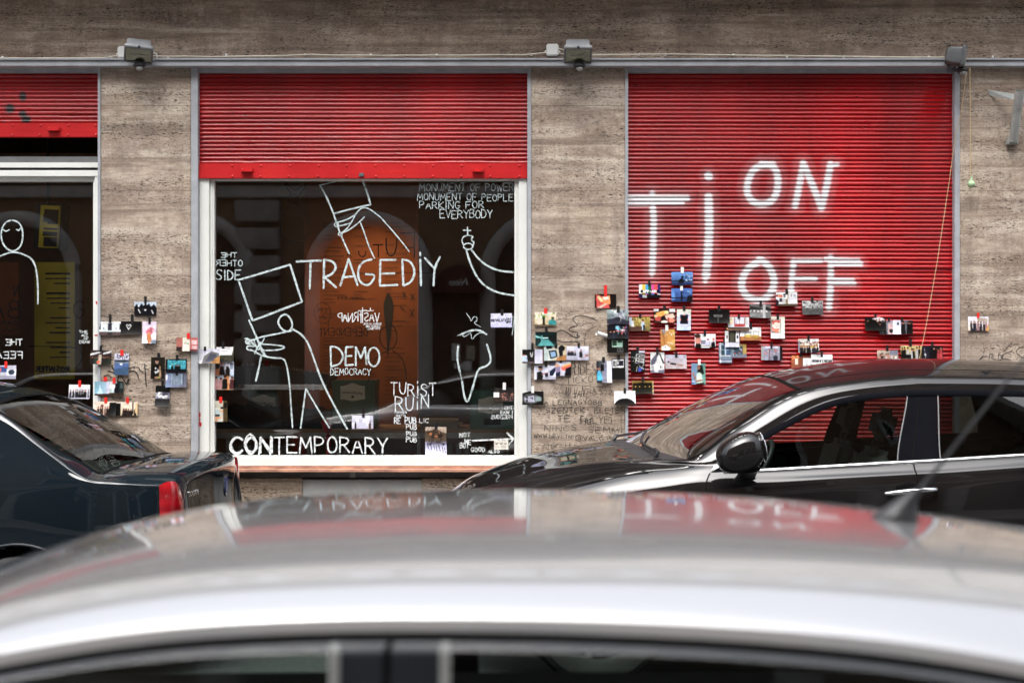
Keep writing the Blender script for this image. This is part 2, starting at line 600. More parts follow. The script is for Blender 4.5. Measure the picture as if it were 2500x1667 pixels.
class Ink:
    """paint strokes lying on a vertical plane at depth Y"""
    def __init__(s, Y, seed=3):
        s.Y, s.mb, s.k, s.rnd = Y, MB(), 0, random.Random(seed)

    def stroke(s, pts, wpx, it=2, taper=.75, rough=.16):
        wpx = wpx * .9
        P = smooth_poly(pts, it)
        if len(P) == 2:
            n = max(2, int(np.linalg.norm(P[1] - P[0]) / 6))
            P = [P[0] + (P[1] - P[0]) * i / n for i in range(n + 1)]
        Q = [P[0]]
        for p in P[1:]:
            if np.linalg.norm(p - Q[-1]) > .25:
                Q.append(p)
        P = Q
        if len(P) < 2:
            return s
        d0 = (P[0] - P[1]); d0 /= np.linalg.norm(d0) + 1e-9
        d1 = (P[-1] - P[-2]); d1 /= np.linalg.norm(d1) + 1e-9
        ext = wpx * .38
        P = [P[0] + d0 * ext] + P + [P[-1] + d1 * ext]
        n = len(P)
        V = []
        s.k += 1
        y0 = s.Y - .0002 * (s.k % 40)
        for i, p in enumerate(P):
            a = P[min(i + 1, n - 1)] - P[max(i - 1, 0)]
            L = np.linalg.norm(a) + 1e-9
            nrm = np.array((-a[1], a[0])) / L
            hw = wpx / 2 * (1 + s.rnd.uniform(-rough, rough))
            if i in (0, n - 1):
                hw *= 1 - taper
            yy = y0 - .00015 * i / n
            for sg in (1, -1):
                q = p + nrm * hw * sg
                V.append(W(q[0], q[1], yy))
        Fc = [[2 * i, 2 * i + 1, 2 * i + 3, 2 * i + 2] for i in range(n - 1)]
        s.mb.add(V, Fc)
        return s

    def strokes(s, L, wpx, it=2, **k):
        for st in L:
            s.stroke(st, wpx, it, **k)
        return s

    def draw(s, txt, T, wpx, it=2):
        return s.strokes(parse(txt, T), wpx, it)

    def text(s, t_, box, wpx, it=1, **k):
        return s.strokes(hand(t_, *box, **k), wpx, it)

    def ring(s, cx, cy, rx, ry, wpx, a0=0, a1=360):
        n = 20
        return s.stroke([(cx + rx * math.cos(R(a0 + (a1 - a0) * i / n)), cy + ry * math.sin(R(a0 + (a1 - a0) * i / n))) for i in range(n + 1)], wpx, 0)

    def build(s, name, mat, parent, label=None):
        o = s.mb.build(name, mat, parent, 0)
        if label:
            o["label"] = label
        return o

def text_mesh(s, width, M, mat, name, parent, shear=0, thick=.0006):
    """built-in-font lettering as a mesh, centred, `width` wide, in the XZ plane facing -Y, placed by matrix M (world)"""
    cu = bpy.data.curves.new(name, 'FONT')
    cu.body = s
    cu.align_x, cu.align_y = 'CENTER', 'CENTER'
    cu.shear = shear
    cu.extrude = .02
    tmp = bpy.data.objects.new("tmp", cu)
    COL.objects.link(tmp)
    dg = bpy.context.evaluated_depsgraph_get()
    dg.update()
    me = bpy.data.meshes.new_from_object(tmp.evaluated_get(dg))
    bpy.data.objects.remove(tmp)
    co = np.empty(len(me.vertices) * 3)
    me.vertices.foreach_get("co", co)
    co = co.reshape(-1, 3)
    k = width / (co[:, 0].max() - co[:, 0].min())
    cx = (co[:, 0].max() + co[:, 0].min()) / 2
    cy = (co[:, 1].max() + co[:, 1].min()) / 2
    P = [M @ Vector(((x - cx) * k, -z / .02 * thick, (y - cy) * k)) for x, y, z in co]
    off = wl(parent)
    me.vertices.foreach_set("co", np.array([p - off for p in P]).ravel())
    me.name = name
    me.update()
    me.materials.clear()
    return link(name, me, parent, mat)


# ------------------------------------------------------------------ ground
m = MB(); m.add([(-60, -60, -.004), (60, -60, -.004), (60, 40, -.004), (-60, 40, -.004)], [[0, 1, 2, 3]])
tag(m.build("road", "asphalt", None, 0), "grey asphalt street between the two rows of parked cars", "road", kind="structure")
m = MB(); m.box(-40, 40, -1.35, 4.2, -.1, .13, .02)
tag(m.build("pavement", "paving", None), "grey paved footway in front of the shop", "pavement", kind="structure")
m = MB(); m.box(-40, 40, -13.15, -9.0, -.1, .11, .02)
tag(m.build("opposite_pavement", "paving", None), "grey paved footway across the street", "pavement", kind="structure")

# ------------------------------------------------------------------ the shop building
B = thing("shop_building", "old travertine clad building with red roller shutters over its shop fronts", "building", (0, 0, 0))
fx = lambda px: (px - 1250) * .0028300
fz = lambda py: H - (py - 855) * .0028300
BEAM_T, BEAM_B = W(0, 142, -.088).z, W(0, 159, -.075).z

for a, b in ((-9, -5.12), (fx(246), fx(467)), (fx(1297), fx(1526)), (fx(2343), 9)):
    m = MB()
    m.box(a, b, 0, .45, .13, BEAM_B + .03, .004)
    m.build("stone_pillar", "travertine", B)
m = MB(); m.box(-9, 9, 0, .5, BEAM_T - .004, 4.43, .003)
o = m.build("stone_frieze", "travertine_soot", B); o["label"] = "soot darkened travertine band above the shutters"
m = MB()
prof = [(0, 4.42), (-.10, 4.43), (-.14, 4.48), (-.54, 4.50), (-.62, 4.52), (-.62, 4.66), (0, 4.74)]
V = [(x, y, z) for x in (-9, 9) for y, z in prof]
n = len(prof)
m.add(V, [[i, (i + 1) % n, n + (i + 1) % n, n + i] for i in range(n)] + [list(range(n)), list(range(n, 2 * n))[::-1]])
m.build("cornice", "plaster_grey", B)  # added ledge above the view; its overhang shades the upper stone front
m = MB(); m.box(-9, 9, .02, .5, 4.74, 9.6)
m.build("upper_wall", "plaster_grey", B)
m = MB(); m.box(-9.2, 9.2, -.4, .6, 9.6, 9.9, .03)
m.build("roof_cornice", "plaster_grey", B)
for xc in (-8.1, -7.4, -6.1, -5.4, -4.5, -2.92, -2.36, -1.31, -.63, .10, .53, 1.24, 1.97, 3.0, 3.6, 4.9, 5.6, 6.9, 7.6):
    zf, hw_, hh_ = 6.55, .17 if xc < -2 or .4 < xc < .6 else .22, 1.25
    m = MB()
    for a, b, c, d in ((-hw_ - .07, -hw_, 0, hh_), (hw_, hw_ + .07, 0, hh_), (-hw_, hw_, hh_ - .07, hh_), (-hw_, hw_, 0, .07)):
        m.box(xc + a, xc + b, -.03, .03, zf + c, zf + d)
    wdw = m.build("upper_window", "plaster_grey", B)
    m = MB(); m.add([(xc - hw_, .012, zf + .07), (xc + hw_, .012, zf + .07), (xc + hw_, .012, zf + hh_ - .07), (xc - hw_, .012, zf + hh_ - .07)], [[0, 1, 2, 3]])
    m.build("pane", "upper_glass", wdw, 0)
    m = MB(); m.box(xc - hw_ - .1, xc + hw_ + .1, -.10, .02, zf - .08, zf - .002, .01)
    m.build("sill", "plaster_grey", wdw)

# grey steel channel beam along the whole front
m = MB()
zt, zb = BEAM_T, BEAM_B
prof = [(.03, zb - .006), (-.075, zb - .006), (-.075, zb + .028), (-.062, zb + .034), (-.062, zt - .016), (-.088, zt - .012), (-.088, zt - .001), (.0, zt - .001)]
n = len(prof)
V = [(x, y, z) for x in (-9, 9) for y, z in prof]
m.add(V, [[i, i + 1, n + i + 1, n + i] for i in range(n - 1)])
m.build("metal_beam", "grey_metal", B, 30)
m = MB(); m.box(-9, 9, .012, .20, BEAM_B - .036, BEAM_B - .004)
m.build("beam_soffit", "grey_metal", B)

for a, b in ((239, 246), (467, 483.5), (1287.5, 1297), (1526, 1533.5), (2330, 2343)):
    m = MB()
    m.box(fx(a), fx(b), -.006, .10, .13, BEAM_B - .006, .002)
    m.build("guide_rail", "grey_metal", B)


def seg_dist(Px, Pz, pts):
    d = np.full(Px.shape, 1e9)
    for a, b in zip(pts[:-1], pts[1:]):
        a, b = np.array(a), np.array(b)
        ab = b - a
        tt = np.clip(((Px - a[0]) * ab[0] + (Pz - a[1]) * ab[1]) / (ab @ ab + 1e-9), 0, 1)
        d = np.minimum(d, np.hypot(Px - a[0] - tt * ab[0], Pz - a[1] - tt * ab[1]))
    return d


RIB = .0288


def shutter(label, x0, x1, z0, z1, white=(), black=(), nx=120, seed=0, wavy=.0012):
    sh = bpy.data.objects.new("roller_shutter", None)
    COL.objects.link(sh); sh.parent = B; LOC[sh.name] = Vector((0, 0, 0))
    sh["label"] = label
    rng = np.random.default_rng(seed)
    nz = int((z1 - z0) / RIB * 9) + 1
    X = np.linspace(x0, x1, nx)
    Z = np.linspace(z1, z0, nz)
    gx, gz = np.meshgrid(X, Z, indexing='ij')
    # each slat hangs a little differently and is dented here and there
    nr = int((z1 - z0) / RIB) + 3
    off = rng.normal(0, .0010, nr)
    tilt = rng.normal(0, .0012, nr)
    wz = sum(rng.normal(0, 1) * np.sin(gx * f + rng.uniform(0, 6)) for f in (1.2, 2.9, 5.3, 8.1)) * wavy
    fade = np.clip((2.6 - gz) / 1.4, .25, 1)
    zz = (z1 - gz) + wz * fade + (tilt[0] * gx)
    idx = np.clip((zz / RIB).astype(int), 0, nr - 1)
    fr = zz / RIB - idx
    amp = .0105
    gy = .056 - amp * np.abs(np.sin(np.pi * np.clip(fr, 0, 1))) ** .8 + off[idx] + tilt[idx] * gx * .6
    for _ in range(26):
        cx_, cz_ = rng.uniform(x0, x1), rng.uniform(z0, max(z0 + .1, min(z1, 2.4)))
        gy += rng.uniform(.0015, .004) * np.exp(-((gx - cx_) / rng.uniform(.03, .10)) ** 2 - ((gz - cz_) / .016) ** 2)
    V = np.stack([gx, gy, gz], -1).reshape(-1, 3)
    Fq = grid_faces(nx, nz)
    cu = mesh_np("slat_curtain", V, Fq.tolist(), "shutter_red", sh, 180)
    # spray paint (soft edged) held per vertex
    px = 1250 + gx / .00283
    pz = 855 - (gz - H) / .00283
    col = np.zeros((nx, nz, 4)); col[..., 3] = 1
    wob = 1 + .06 * np.sin(px * .9) * np.sin(pz * .31)
    for pts, wd, soft in white:
        d = seg_dist(px, pz, pts) * wob
        a = np.clip(1 - (d - wd / 2 + soft / 2) / soft, 0, 1)
        col[..., 0] = np.maximum(col[..., 0], a * a * (3 - 2 * a))
        col[..., 0] = np.maximum(col[..., 0], .13 * np.clip(1 - (d - wd / 2) / (soft * 2.2), 0, 1))
    for cx_, cy_, r1, r2 in black:
        d = np.hypot((px - cx_) / r1, (pz - cy_) / r2)
        a = np.clip((1.25 - d) / .5, 0, 1)
        col[..., 1] = np.maximum(col[..., 1], a)
    at = cu.data.color_attributes.new("spray", 'FLOAT_COLOR', 'POINT')
    at.data.foreach_set("color", col.reshape(-1))
    return sh


def bottom_bar(sh, x0, x1, z0, z1, handles, rivets):
    m = MB()
    zm = z0 + (z1 - z0) * .36
    m.box(x0, x1, .030, .062, zm, z1, .002)
    m.box(x0, x1, .018, .062, z0, zm - .0005, .002)
    for q in rivets:
        for zz_, yy in ((z1 - .016, .030), (z0 + .014, .018)):
            m.ball((q + random.uniform(-.004, .004), yy, zz_), .009, .006, .009, 10, 6)
    m.build("bottom_bar", "bar_red", sh)
    for hx in handles:
        m = MB()
        m.box(hx - .042, hx + .042, .012, .030, zm + .006, zm + .034, .003)
        m.box(hx - .040, hx + .040, -.018, .014, zm + .002, zm + .011, .003)
        for s_ in (-.03, .03):
            m.ball((hx + s_, .011, zm + .022), .006, .005, .006, 8, 6)
        m.build("pull_handle", "bar_red", sh)


# left shutter (mostly raised), centre shutter (half raised), right shutter (down)
S1 = shutter("red roller shutter at the left edge, raised above the window with black spray blotches", -5.12, fx(239), fz(300), fz(166),
             black=[(50, 233, 8, 13), (18, 263, 11, 12), (50, 276, 10, 9), (58, 290, 12, 11), (2, 306, 9, 12)], nx=140, seed=3, wavy=.0006)
bottom_bar(S1, -5.12, fx(239), fz(334), fz(299), [fx(130), fx(-420)], [fx(q) for q in (28, 96, 165, 232, -40, -110, -180, -250)])
S2 = shutter("red roller shutter half raised over the drawn-on window", fx(483.5), fx(1287.5), fz(400), fz(166), nx=160, seed=8, wavy=.0007)
bottom_bar(S2, fx(483.5), fx(1287.5), fz(435), fz(398), [fx(602), fx(1167)], [fx(565 + 70.3 * k) for k in range(11)])
m = MB(); m.box(fx(876), fx(888), .008, .020, fz(431), fz(422), .002); m.ball((fx(882), .012, fz(426.5)), .008)
m.build("lock_hasp", "dark_metal", S2)

T2 = (1500, 360, 3.564)
sp = lambda s: [((T2[0] + float(a.split(',')[0]) / T2[2]), (T2[1] + float(a.split(',')[1]) / T2[2])) for a in s.split()]
white = [(sp("100,432 640,436"), 15, 9), (sp("100,470 600,470"), 11, 8), (sp("100,500 300,500"), 4, 5), (sp("335,400 347,620 343,900 335,1080"), 15, 10), (sp("335,1080 332,1112"), 8, 10),
         (sp("826,238 830,246"), 20, 8), (sp("828,425 834,700 822,950 806,1110"), 20, 10), (sp("806,1110 800,1160"), 10, 12),
         (smooth_poly(sp("1390,142 1280,145 1200,205 1160,330 1175,430 1240,485 1330,490 1405,440 1438,330 1430,220 1390,150 1290,140")), 17, 10),
         (smooth_poly(sp("1585,500 1620,330 1655,135")), 16, 10), (sp("1655,130 1740,330 1815,515"), 17, 10), (sp("1815,520 1860,330 1895,140"), 17, 10), (sp("1880,150 1955,140"), 11, 8),
         (smooth_poly(sp("1290,978 1190,1030 1125,1120 1112,1220 1165,1300 1270,1335 1350,1300 1405,1200 1392,1090 1330,1000 1270,975")), 17, 10),
         (sp("1810,980 1570,985"), 11, 8), (sp("1570,985 1560,1110 1545,1290"), 14, 10), (sp("1570,1140 1760,1142"), 11, 9),
         (sp("1850,970 2140,980"), 11, 8), (sp("1900,1008 2160,1010"), 12, 8), (sp("1895,950 1898,1150 1882,1395"), 15, 10), (sp("1880,1150 2090,1155"), 11, 8), (sp("1890,1182 2105,1184"), 10, 8)]
S3 = shutter("red roller shutter pulled fully down and sprayed with white letters", fx(1533.5), fx(2330), .16, fz(166), white=white, nx=330, seed=5)
bottom_bar(S3, fx(1533.5), fx(2330), .13, .23, [], [fx(1600 + 100 * k) for k in range(7)])

# stone and metal under the windows
m = MB(); m.box(-5.12, fx(239), .02, .45, .13, fz(1170), .003); m.build("stone_base", "travertine_base", B)
m = MB(); m.box(fx(483.5), fx(738), .004, .45, .13, fz(1168), .003); m.build("stone_base", "travertine_base", B)
m = MB(); m.box(fx(1030), fx(1287.5), .004, .45, .13, fz(1168), .003); m.build("stone_base", "travertine_base", B)
m = MB(); m.box(fx(738), fx(1030), .012, .45, .13, fz(1171), .004)
for q in (790, 815, 845, 905, 990):
    m.ball((fx(q), .012, fz(1195)), .006, .004, .006, 8, 6)
m.build("cellar_panel", "panel_grey", B)
m = MB(); m.box(fx(483.5), fx(1287.5), .045, .45, fz(1167), fz(1152)); m.build("sill_gap", "dark_metal", B)
m = MB(); m.box(fx(853), fx(866), .03, .05, fz(1167), fz(1152.5)); m.build("sill_bracket", "panel_grey", B)

# ------------------------------------------------------------------ shop window with drawings
GY = .095
WIN = bpy.data.objects.new("shop_window", None); COL.objects.link(WIN); WIN.parent = B; LOC[WIN.name] = Vector((0, 0, 0))
WIN["label"] = "white framed shop window covered with white hand drawings"
m = MB()
x0, x1, zt, zb = fx(519), fx(1256), fz(439), fz(1113)
zo = fz(1138)
m.box(fx(484), fx(508), .035, .14, zo, fz(420), .003)
m.box(fx(508), x0, .055, .14, zb + .0, zt + .012, .003)
m.box(fx(511.5), fx(514.5), .049, .06, zb, zt, .001)
m.box(fx(1266), fx(1287), .035, .14, zo, fz(420), .003)
m.box(x1, fx(1266), .055, .14, zb, zt + .012, .003)
m.box(fx(1260), fx(1262.5), .049, .06, zb, zt, .001)
m.box(fx(508.2), fx(1265.8), .050, .14, zt + .001, fz(424), .003)
m.box(fx(508.2), fx(1265.8), .030, .14, zo, zb - .012, .003)
m.box(fx(508.4), fx(1265.6), .048, .14, zb - .0115, zb - .0005, .002)
m.build("frame", "white_paint", WIN)
m = MB(); m.add([(x0, GY, zb), (x1, GY, zb), (x1, GY, zt), (x0, GY, zt)], [[0, 1, 2, 3]])
m.build("pane", "shop_glass", WIN, 0)
m = MB(); m.box(fx(484), fx(1287), -.055, .12, fz(1150.5), fz(1144), .002); m.box(fx(484.5), fx(1286.5), .012, .12, fz(1143.8), fz(1138.5), .001)
m.build("wooden_sill", "wood_sill", WIN)

G = GY - .004
A_, B_, C_, D_ = (480, 400, 3.919), (880, 400, 3.919), (480, 780, 3.564), (880, 780, 3.564)
i1 = Ink(G)
i1.draw("1360,165 1180,205", A_, 2.2).draw("1180,205 1240,310 1310,475 1345,585 1375,670 1415,760 1460,860", A_, 4)
i1.draw("1310,478 1480,432 1665,390", A_, 4).draw("1588,160 1640,300 1665,390", A_, 4.6)
i1.draw("1345,560 1430,540 1515,490;1350,598 1400,588 1470,568;1515,490 1560,435 1600,418 1650,430 1700,465 1770,520;1768,520 1918,690 1998,790 2033,838;1375,672 1440,622 1500,530 1515,490;1390,662 1450,640 1550,565 1605,508;1568,565 1608,665 1643,780 1703,905", A_, 3.4)
i1.ring(480 + 1338 / 3.919, 400 + 583 / 3.919, 5, 4.6, 2.6).ring(480 + 1375 / 3.919, 400 + 672 / 3.919, 4.8, 4, 2.6)
i1.build("painted_drawing", "glass_paint", WIN, "white line drawing of a bent figure under a tilted placard, upside above the big word")
i2 = Ink(G)
i2.draw("400,1112 895,965;895,965 1008,1320;1008,1320 535,1500;400,1112 535,1500", A_, 5.2)
i2.draw("195,620 460,20 520,150 570,280 600,318", C_, 0.01) if False else None
i2.draw("455,5 520,150;520,150 570,280 602,318", C_, 5)
i2.draw("735,-30 705,10 722,62 765,103 805,104 832,68 830,15 800,-32 770,-48 738,-32", C_, 5)
i2.draw("825,97 680,128 540,155 490,182 432,172 425,208 470,212", C_, 4.4)
i2.draw("420,165 455,168 470,188 430,206;470,190 520,235 440,226 434,260 490,268 540,300 600,322 690,335 760,336 785,400 810,560 822,760 835,940", C_, 4.2)
i2.draw("500,185 540,292 568,162 502,300;520,162 602,312;487,215 545,250 590,160", C_, 3)
i2.draw("560,212 700,222 780,236 720,266 570,268", C_, 4)
i2.draw("835,82 920,132 980,220 1050,430 1110,580 1215,780 1310,950;562,320 540,430 515,535", C_, 5)
i2.draw("905,945 950,600;950,600 1050,770 1155,940", C_, 4)
i2.build("painted_drawing", "glass_paint", WIN, "white line drawing of a stooping figure carrying a square placard")
i3 = Ink(G)
i3.draw("1025,605 1025,680;985,635 1058,640;1062,690 1030,682 985,695 968,735 985,775;1062,690 1078,700 1060,715 1072,745 1088,745 1075,790", B_, 3.4)
i3.ring(880 + 1030 / 3.919, 400 + 790 / 3.919, 11, 7.6, 3.4)
i3.draw("1065,825 1120,900 1200,970 1320,1025 1462,1036;1012,825 1050,950 1110,1080 1200,1180 1320,1235 1465,1258", B_, 5)
i3.draw("1015,1430 1050,1480 1060,1510 1080,1462 1118,1465 1112,1510 1090,1508 1095,1530 1150,1560", B_, 1.8, 1)
i3.draw("1452,1465 1468,1462 1474,1475 1450,1640", B_, 1.8, 1)
i3.build("painted_drawing", "glass_paint", WIN, "white line drawing of an arm holding up an orb with a cross")
i4 = Ink(G)
i4.draw("868,132 960,92 1040,92 1098,130", D_, 5).draw("845,140 880,125 900,152 930,135 960,110 970,182 1000,135 1050,110 1095,130", D_, 1.8, 1)
i4.draw("850,232 840,340 865,455", D_, 5).draw("865,455 885,540", D_, 1.6).draw("885,540 900,660 930,735 975,600 1015,450 1045,418 1090,410 1135,370 1130,310 1100,215", D_, 5)
i4.build("painted_drawing", "glass_paint", WIN, "white outline of a long pointed bag shape under a small bird")
i5 = Ink(G)
i5.draw("955,935 1195,925;1090,930 1083,1195;1220,915 1215,1190;1220,918 1300,930 1340,985 1300,1055 1225,1085;1225,1085 1335,1182;1455,910 1375,1166;1455,910 1540,1162;1395,1087 1520,1074;1676,915 1598,930 1543,1000 1548,1110 1608,1165 1668,1150 1715,1060 1618,1055;1903,918 1758,920;1758,920 1753,1165;1753,1165 1923,1158;1756,1050 1893,1048;1968,915 1978,1165;1968,915 2048,930 2093,1030 2058,1130 1980,1165;2138,850 2140,878;2140,915 2148,1165;2183,900 2273,1000;2328,890 2273,1000 2268,1165", A_, 5.6)
i5.build("painted_lettering", "glass_paint", WIN, "large white word TRAGEDIY")
i6 = Ink(G)
i6.draw("1165,235 1170,405;1165,235 1230,240 1282,310 1250,388 1170,408;1360,238 1300,240;1300,240 1295,398;1295,398 1362,392;1298,320 1350,315;1385,400 1385,238;1385,238 1430,335;1430,335 1466,240;1466,240 1478,390", C_, 4.8).ring(480 + 1541 / 3.564, 780 + 325 / 3.564, 14, 23, 4.8)
i6.text("DEMOCRACY", (807, 899, 905, 915), 2.2)
i6.build("painted_lettering", "glass_paint", WIN, "white words DEMO DEMOCRACY")
i7 = Ink(G)
i7.text("MONUMENT OF POWER", (1024, 449, 1254, 467), 2.0, gap=.28)
i7.text("MONUMENT OF PEOPLE", (1019, 472, 1253, 489), 2.0, gap=.28, rise=2, seed=4)
i7.text("PARKING FOR", (1024, 492, 1181, 509), 2.0, seed=5)
i7.text("EVERYBODY", (1074, 513, 1202, 533), 2.0, seed=6, gap=.2)
i7.build("painted_lettering", "glass_paint", WIN, "four white lines starting MONUMENT OF POWER")
i8 = Ink(G)
i8.text("THE", (540, 617, 578, 628), 2.2, mirror=True).text("OTHER", (527, 635, 592, 649), 2.2, mirror=True).text("SIDE", (528, 658, 588, 682), 3)
i8.build("painted_lettering", "glass_paint", WIN, "small white words THE OTHER SIDE")
i9 = Ink(G)
i9.text("TURiST", (954, 933, 1064, 962), 3, rise=6, jit=.1).text("RUiN", (965, 968, 1047, 1000), 3, jit=.1, rise=-3)
i9.text("FORMER", (964, 1004, 993, 1009), 1.2).text("GHETTO", (967, 1012, 990, 1017), 1.2).text("RE", (963, 1019, 978, 1033), 2.4).text("PUB", (989, 1018, 1016, 1033), 2.8)
i9.text("LiC", (1024, 1021, 1046, 1031), 2)
for k, (a, b) in enumerate(((1036, 1048), (1053, 1063), (1067, 1079))):
    i9.text("PUB", (992, a, 1017, b), 2.5, seed=k)
i9.build("painted_lettering", "chalk_paint", WIN, "white words TURIST RUIN and a column of PUB")
ia = Ink(G)
ia.text("TEMPORARY", (670, 1067, 946, 1106), 4.2, jit=.05, gap=.30)
ia.text("CON", (563, 1067, 664, 1105), 6.5, jit=.05, gap=.25)
ia.text("CON", (561, 1064, 662, 1108), 4, jit=.12, gap=.25, seed=9)
ia.build("painted_lettering", "chalk_paint", WIN, "white brushed word CONTEMPORARY along the bottom")
ib = Ink(G)
ib.text("NOT", (1122, 1057, 1148, 1067), 2, rise=-2).text("ME", (1134, 1071, 1150, 1083), 2, rise=3).text("BUT", (1123, 1080, 1144, 1093), 2).text("GOOD", (1150, 1092, 1184, 1102), 2).text("ALSO", (1192, 1098, 1219, 1105), 2)
ib.draw("975,1052 1320,1037", D_, 4.5).draw("1275,985 1333,1038", D_, 5).draw("1333,1038 1290,1088", D_, 3.5)
ib.build("painted_lettering", "chalk_paint", WIN, "white words NOT ME BUT GOOD ALSO with an arrow")
ic = Ink(G)
ic.text("THIS", (1231, 991, 1251, 999), 1.7, mirror=True).text("I WAS", (1221, 1002, 1252, 1010), 1.7, mirror=True).text("PREZiOUS", (1199, 1013, 1251, 1022), 1.7, mirror=True)
ic.build("painted_lettering", "chalk_paint", WIN, "small mirrored white words THIS I WAS PREZIOUS")
idd = Ink(G)
idd.text("VAS+RNAP", (824, 764, 926, 785), 2.6, mirror=True, gap=.2)
idd.draw("20,1375 20,1520;-20,1405 60,1402;95,1378 95,1400;60,1408 125,1404", B_, 2.4)
idd.text("SUNDAY IS FOR", (888, 788, 931, 793), 1.2, mirror=True).text("CHURCH AND", (893, 794, 928, 799), 1.2, mirror=True).text("FOOTBALL", (896, 800, 927, 804), 1.2, mirror=True)
idd.build("painted_lettering", "chalk_paint", WIN, "mirrored white word VASARNAP with crosses")
ie = Ink(GY + .012)
ie.draw("385,665 515,660;515,660 515,900;410,800 515,800;350,710 345,800 320,875 280,885 250,840 245,710;120,775 215,775;170,775 172,890", B_, 3.4)
ie.draw("1550,835 1555,875 1585,892 1615,880 1620,835", A_, 3).draw("1440,880 1450,855 1470,850;1455,865 1480,890", A_, 2.5)
ie.text("JOBBLESS", (823, 725, 891, 731), 1.6, mirror=True).text("DEPENDENT", (779, 801, 897, 819), 2.2, mirror=True)
ie.text("I'M", (776, 751, 798, 762), 1.8, mirror=True).text("IN", (780, 770, 794, 779), 1.8, mirror=True)
ie.draw("1205,1322 1150,1350 1118,1420 1140,1490 1200,1530 1255,1520 1288,1440 1270,1360 1205,1322;1230,1520 1270,1560 1262,1500", A_, 1.6)
ie.draw("935,375 890,390 830,470 795,600 815,700 890,750 1000,745 1080,680 1085,580 1030,470 975,395 935,375;880,375 870,330 900,290 960,300 985,340 970,390", A_, 2.6)
ie.draw("900,290 840,190 860,180 930,270 1040,190 1050,200 980,310;1290,505 1400,500", A_, 2.4)
ie.draw("330,1052 400,1035 480,1050 560,1030 620,1052 700,1035", B_, 1.6)
ie.draw("240,50 175,90 165,160 190,240 250,268 305,230 322,140 300,70 250,40;235,270 130,330 100,420 60,560;280,270 360,330 390,410 400,520", D_, 2.6)
m_ = ie
m_.build("marker_drawing", "black_marker", WIN, "black mirrored marker words and outlines on the inside of the glass")

# left window, mostly cut by the picture edge
WL = bpy.data.objects.new("shop_window", None); COL.objects.link(WL); WL.parent = B; LOC[WL.name] = Vector((0, 0, 0))
WL["label"] = "white framed window at the left edge with a drawn figure"
m = MB()
xl, xr = -5.05, fx(222)
m.box(xr + .016, fx(239), .030, .14, fz(1138), fz(418), .003)
m.box(xr, xr + .0155, .050, .14, fz(1113), fz(434), .002)
m.box(-5.12, xl, .030, .14, fz(1138), fz(418), .003)
m.box(-5.1195, fx(238.8), .026, .14, fz(430), fz(414.5), .003)
m.box(-5.1195, fx(238.8), .020, .14, fz(409), fz(396), .003)
m.box(xl, xr + .014, .052, .14, fz(441), fz(430.3), .003)
m.box(xl, xr + .014, .030, .14, fz(1138), fz(1113.3), .003)
m.build("frame", "white_paint", WL)
m = MB(); m.add([(xl, GY, fz(1113)), (xr, GY, fz(1113)), (xr, GY, fz(441)), (xl, GY, fz(441))], [[0, 1, 2, 3]]); m.build("pane", "shop_glass", WL, 0)
m = MB(); m.box(-5.1195, fx(238.6), .05, .13, fz(395.7), fz(380), .002); m.build("transom_strip", "dark_metal", WL)
m = MB(); m.box(-5.1195, fx(238.6), .04, .06, fz(414.3), fz(409.2)); m.build("transom_gap", "gap_black", WL)
m = MB(); m.box(-5.12, fx(239), -.08, .12, fz(1152), fz(1139), .003); m.build("wooden_sill", "wood_sill", WL)
il = Ink(G)
il.draw("70,1238 35,1250 8,1300 8,1370 40,1425 85,1445 130,1420 150,1370 150,1300 125,1250 80,1236", (0, 80, 2.703), 4)
il.draw("20,1300 40,1312 62,1300;108,1298 122,1308 135,1290", (0, 80, 2.703), 3)
il.draw("-90,1560 -60,1500 0,1472 95,1440 200,1480 232,1530 245,1600 251,1700 250,1788", (0, 80, 2.703), 4.2)
il.build("painted_drawing", "glass_paint", WL, "white outline of a head and shoulders")
il = Ink(G)
il.text("THE", (14, 828, 54, 842), 2.6, mirror=True).text("FEEA", (-8, 858, 54, 874), 2.6, mirror=True)
il.text("THE", (193, 807, 214, 813), 1.5).text("ACT", (199, 815, 214, 821), 1.5).text("OF", (205, 823, 216, 829), 1.5).text("DRAW", (194, 831, 219, 838), 1.5)
il.build("painted_lettering", "chalk_paint", WL, "mirrored white THE FEEA and small THE ACT OF DRAW")
il = Ink(GY + .01)
il.draw("548,265 510,255 485,290 490,345 520,375 550,350 555,310 525,312;185,555 480,555 540,590 545,640 500,700", (0, 640, 2.703), 2.2)
il.build("marker_drawing", "black_marker", WL, "black marker letter G and a curved line")

# marker graffiti on the stone and the red smudges
PY = -.002
g = Ink(PY)
E_, F_ = (1260, 680, 4.9), (1280, 760, 4.611)
g.draw("815,105 740,65 620,45 560,65 545,100 575,125 600,155 590,168 540,170 495,200 520,225 600,235 605,260 580,275 620,270 625,290 570,300 500,250 440,212 390,215 362,235;370,320 420,345 550,340 620,345 625,370", F_, 1.7, 1)
g.draw("500,250 520,275 535,262 550,290 568,275 580,296 596,280 610,292;810,165 740,195 690,240 680,300 675,385;575,325 675,330", F_, 1.2, 1)
g.draw("730,440 760,400 790,380 830,370 800,395 845,420 820,425;745,365 735,400", F_, 1.0, 1)
g.text("RIDES", (1396, 884, 1456, 911), 1.2, jit=.12).text("B", (1402, 880, 1418, 914), 1.2, seed=12).text("TICKÓ", (1382, 919, 1448, 936), 1.4, jit=.1, rise=-2)
g.draw("265,765 340,822 600,830 870,856 975,815", F_, 1.2).draw("315,905 345,860 400,855 330,920;430,815 400,880 440,875 430,930 390,920 395,890;720,880 760,850 730,930 800,905 770,860;780,860 815,925 790,960 770,930", F_, 1.1)
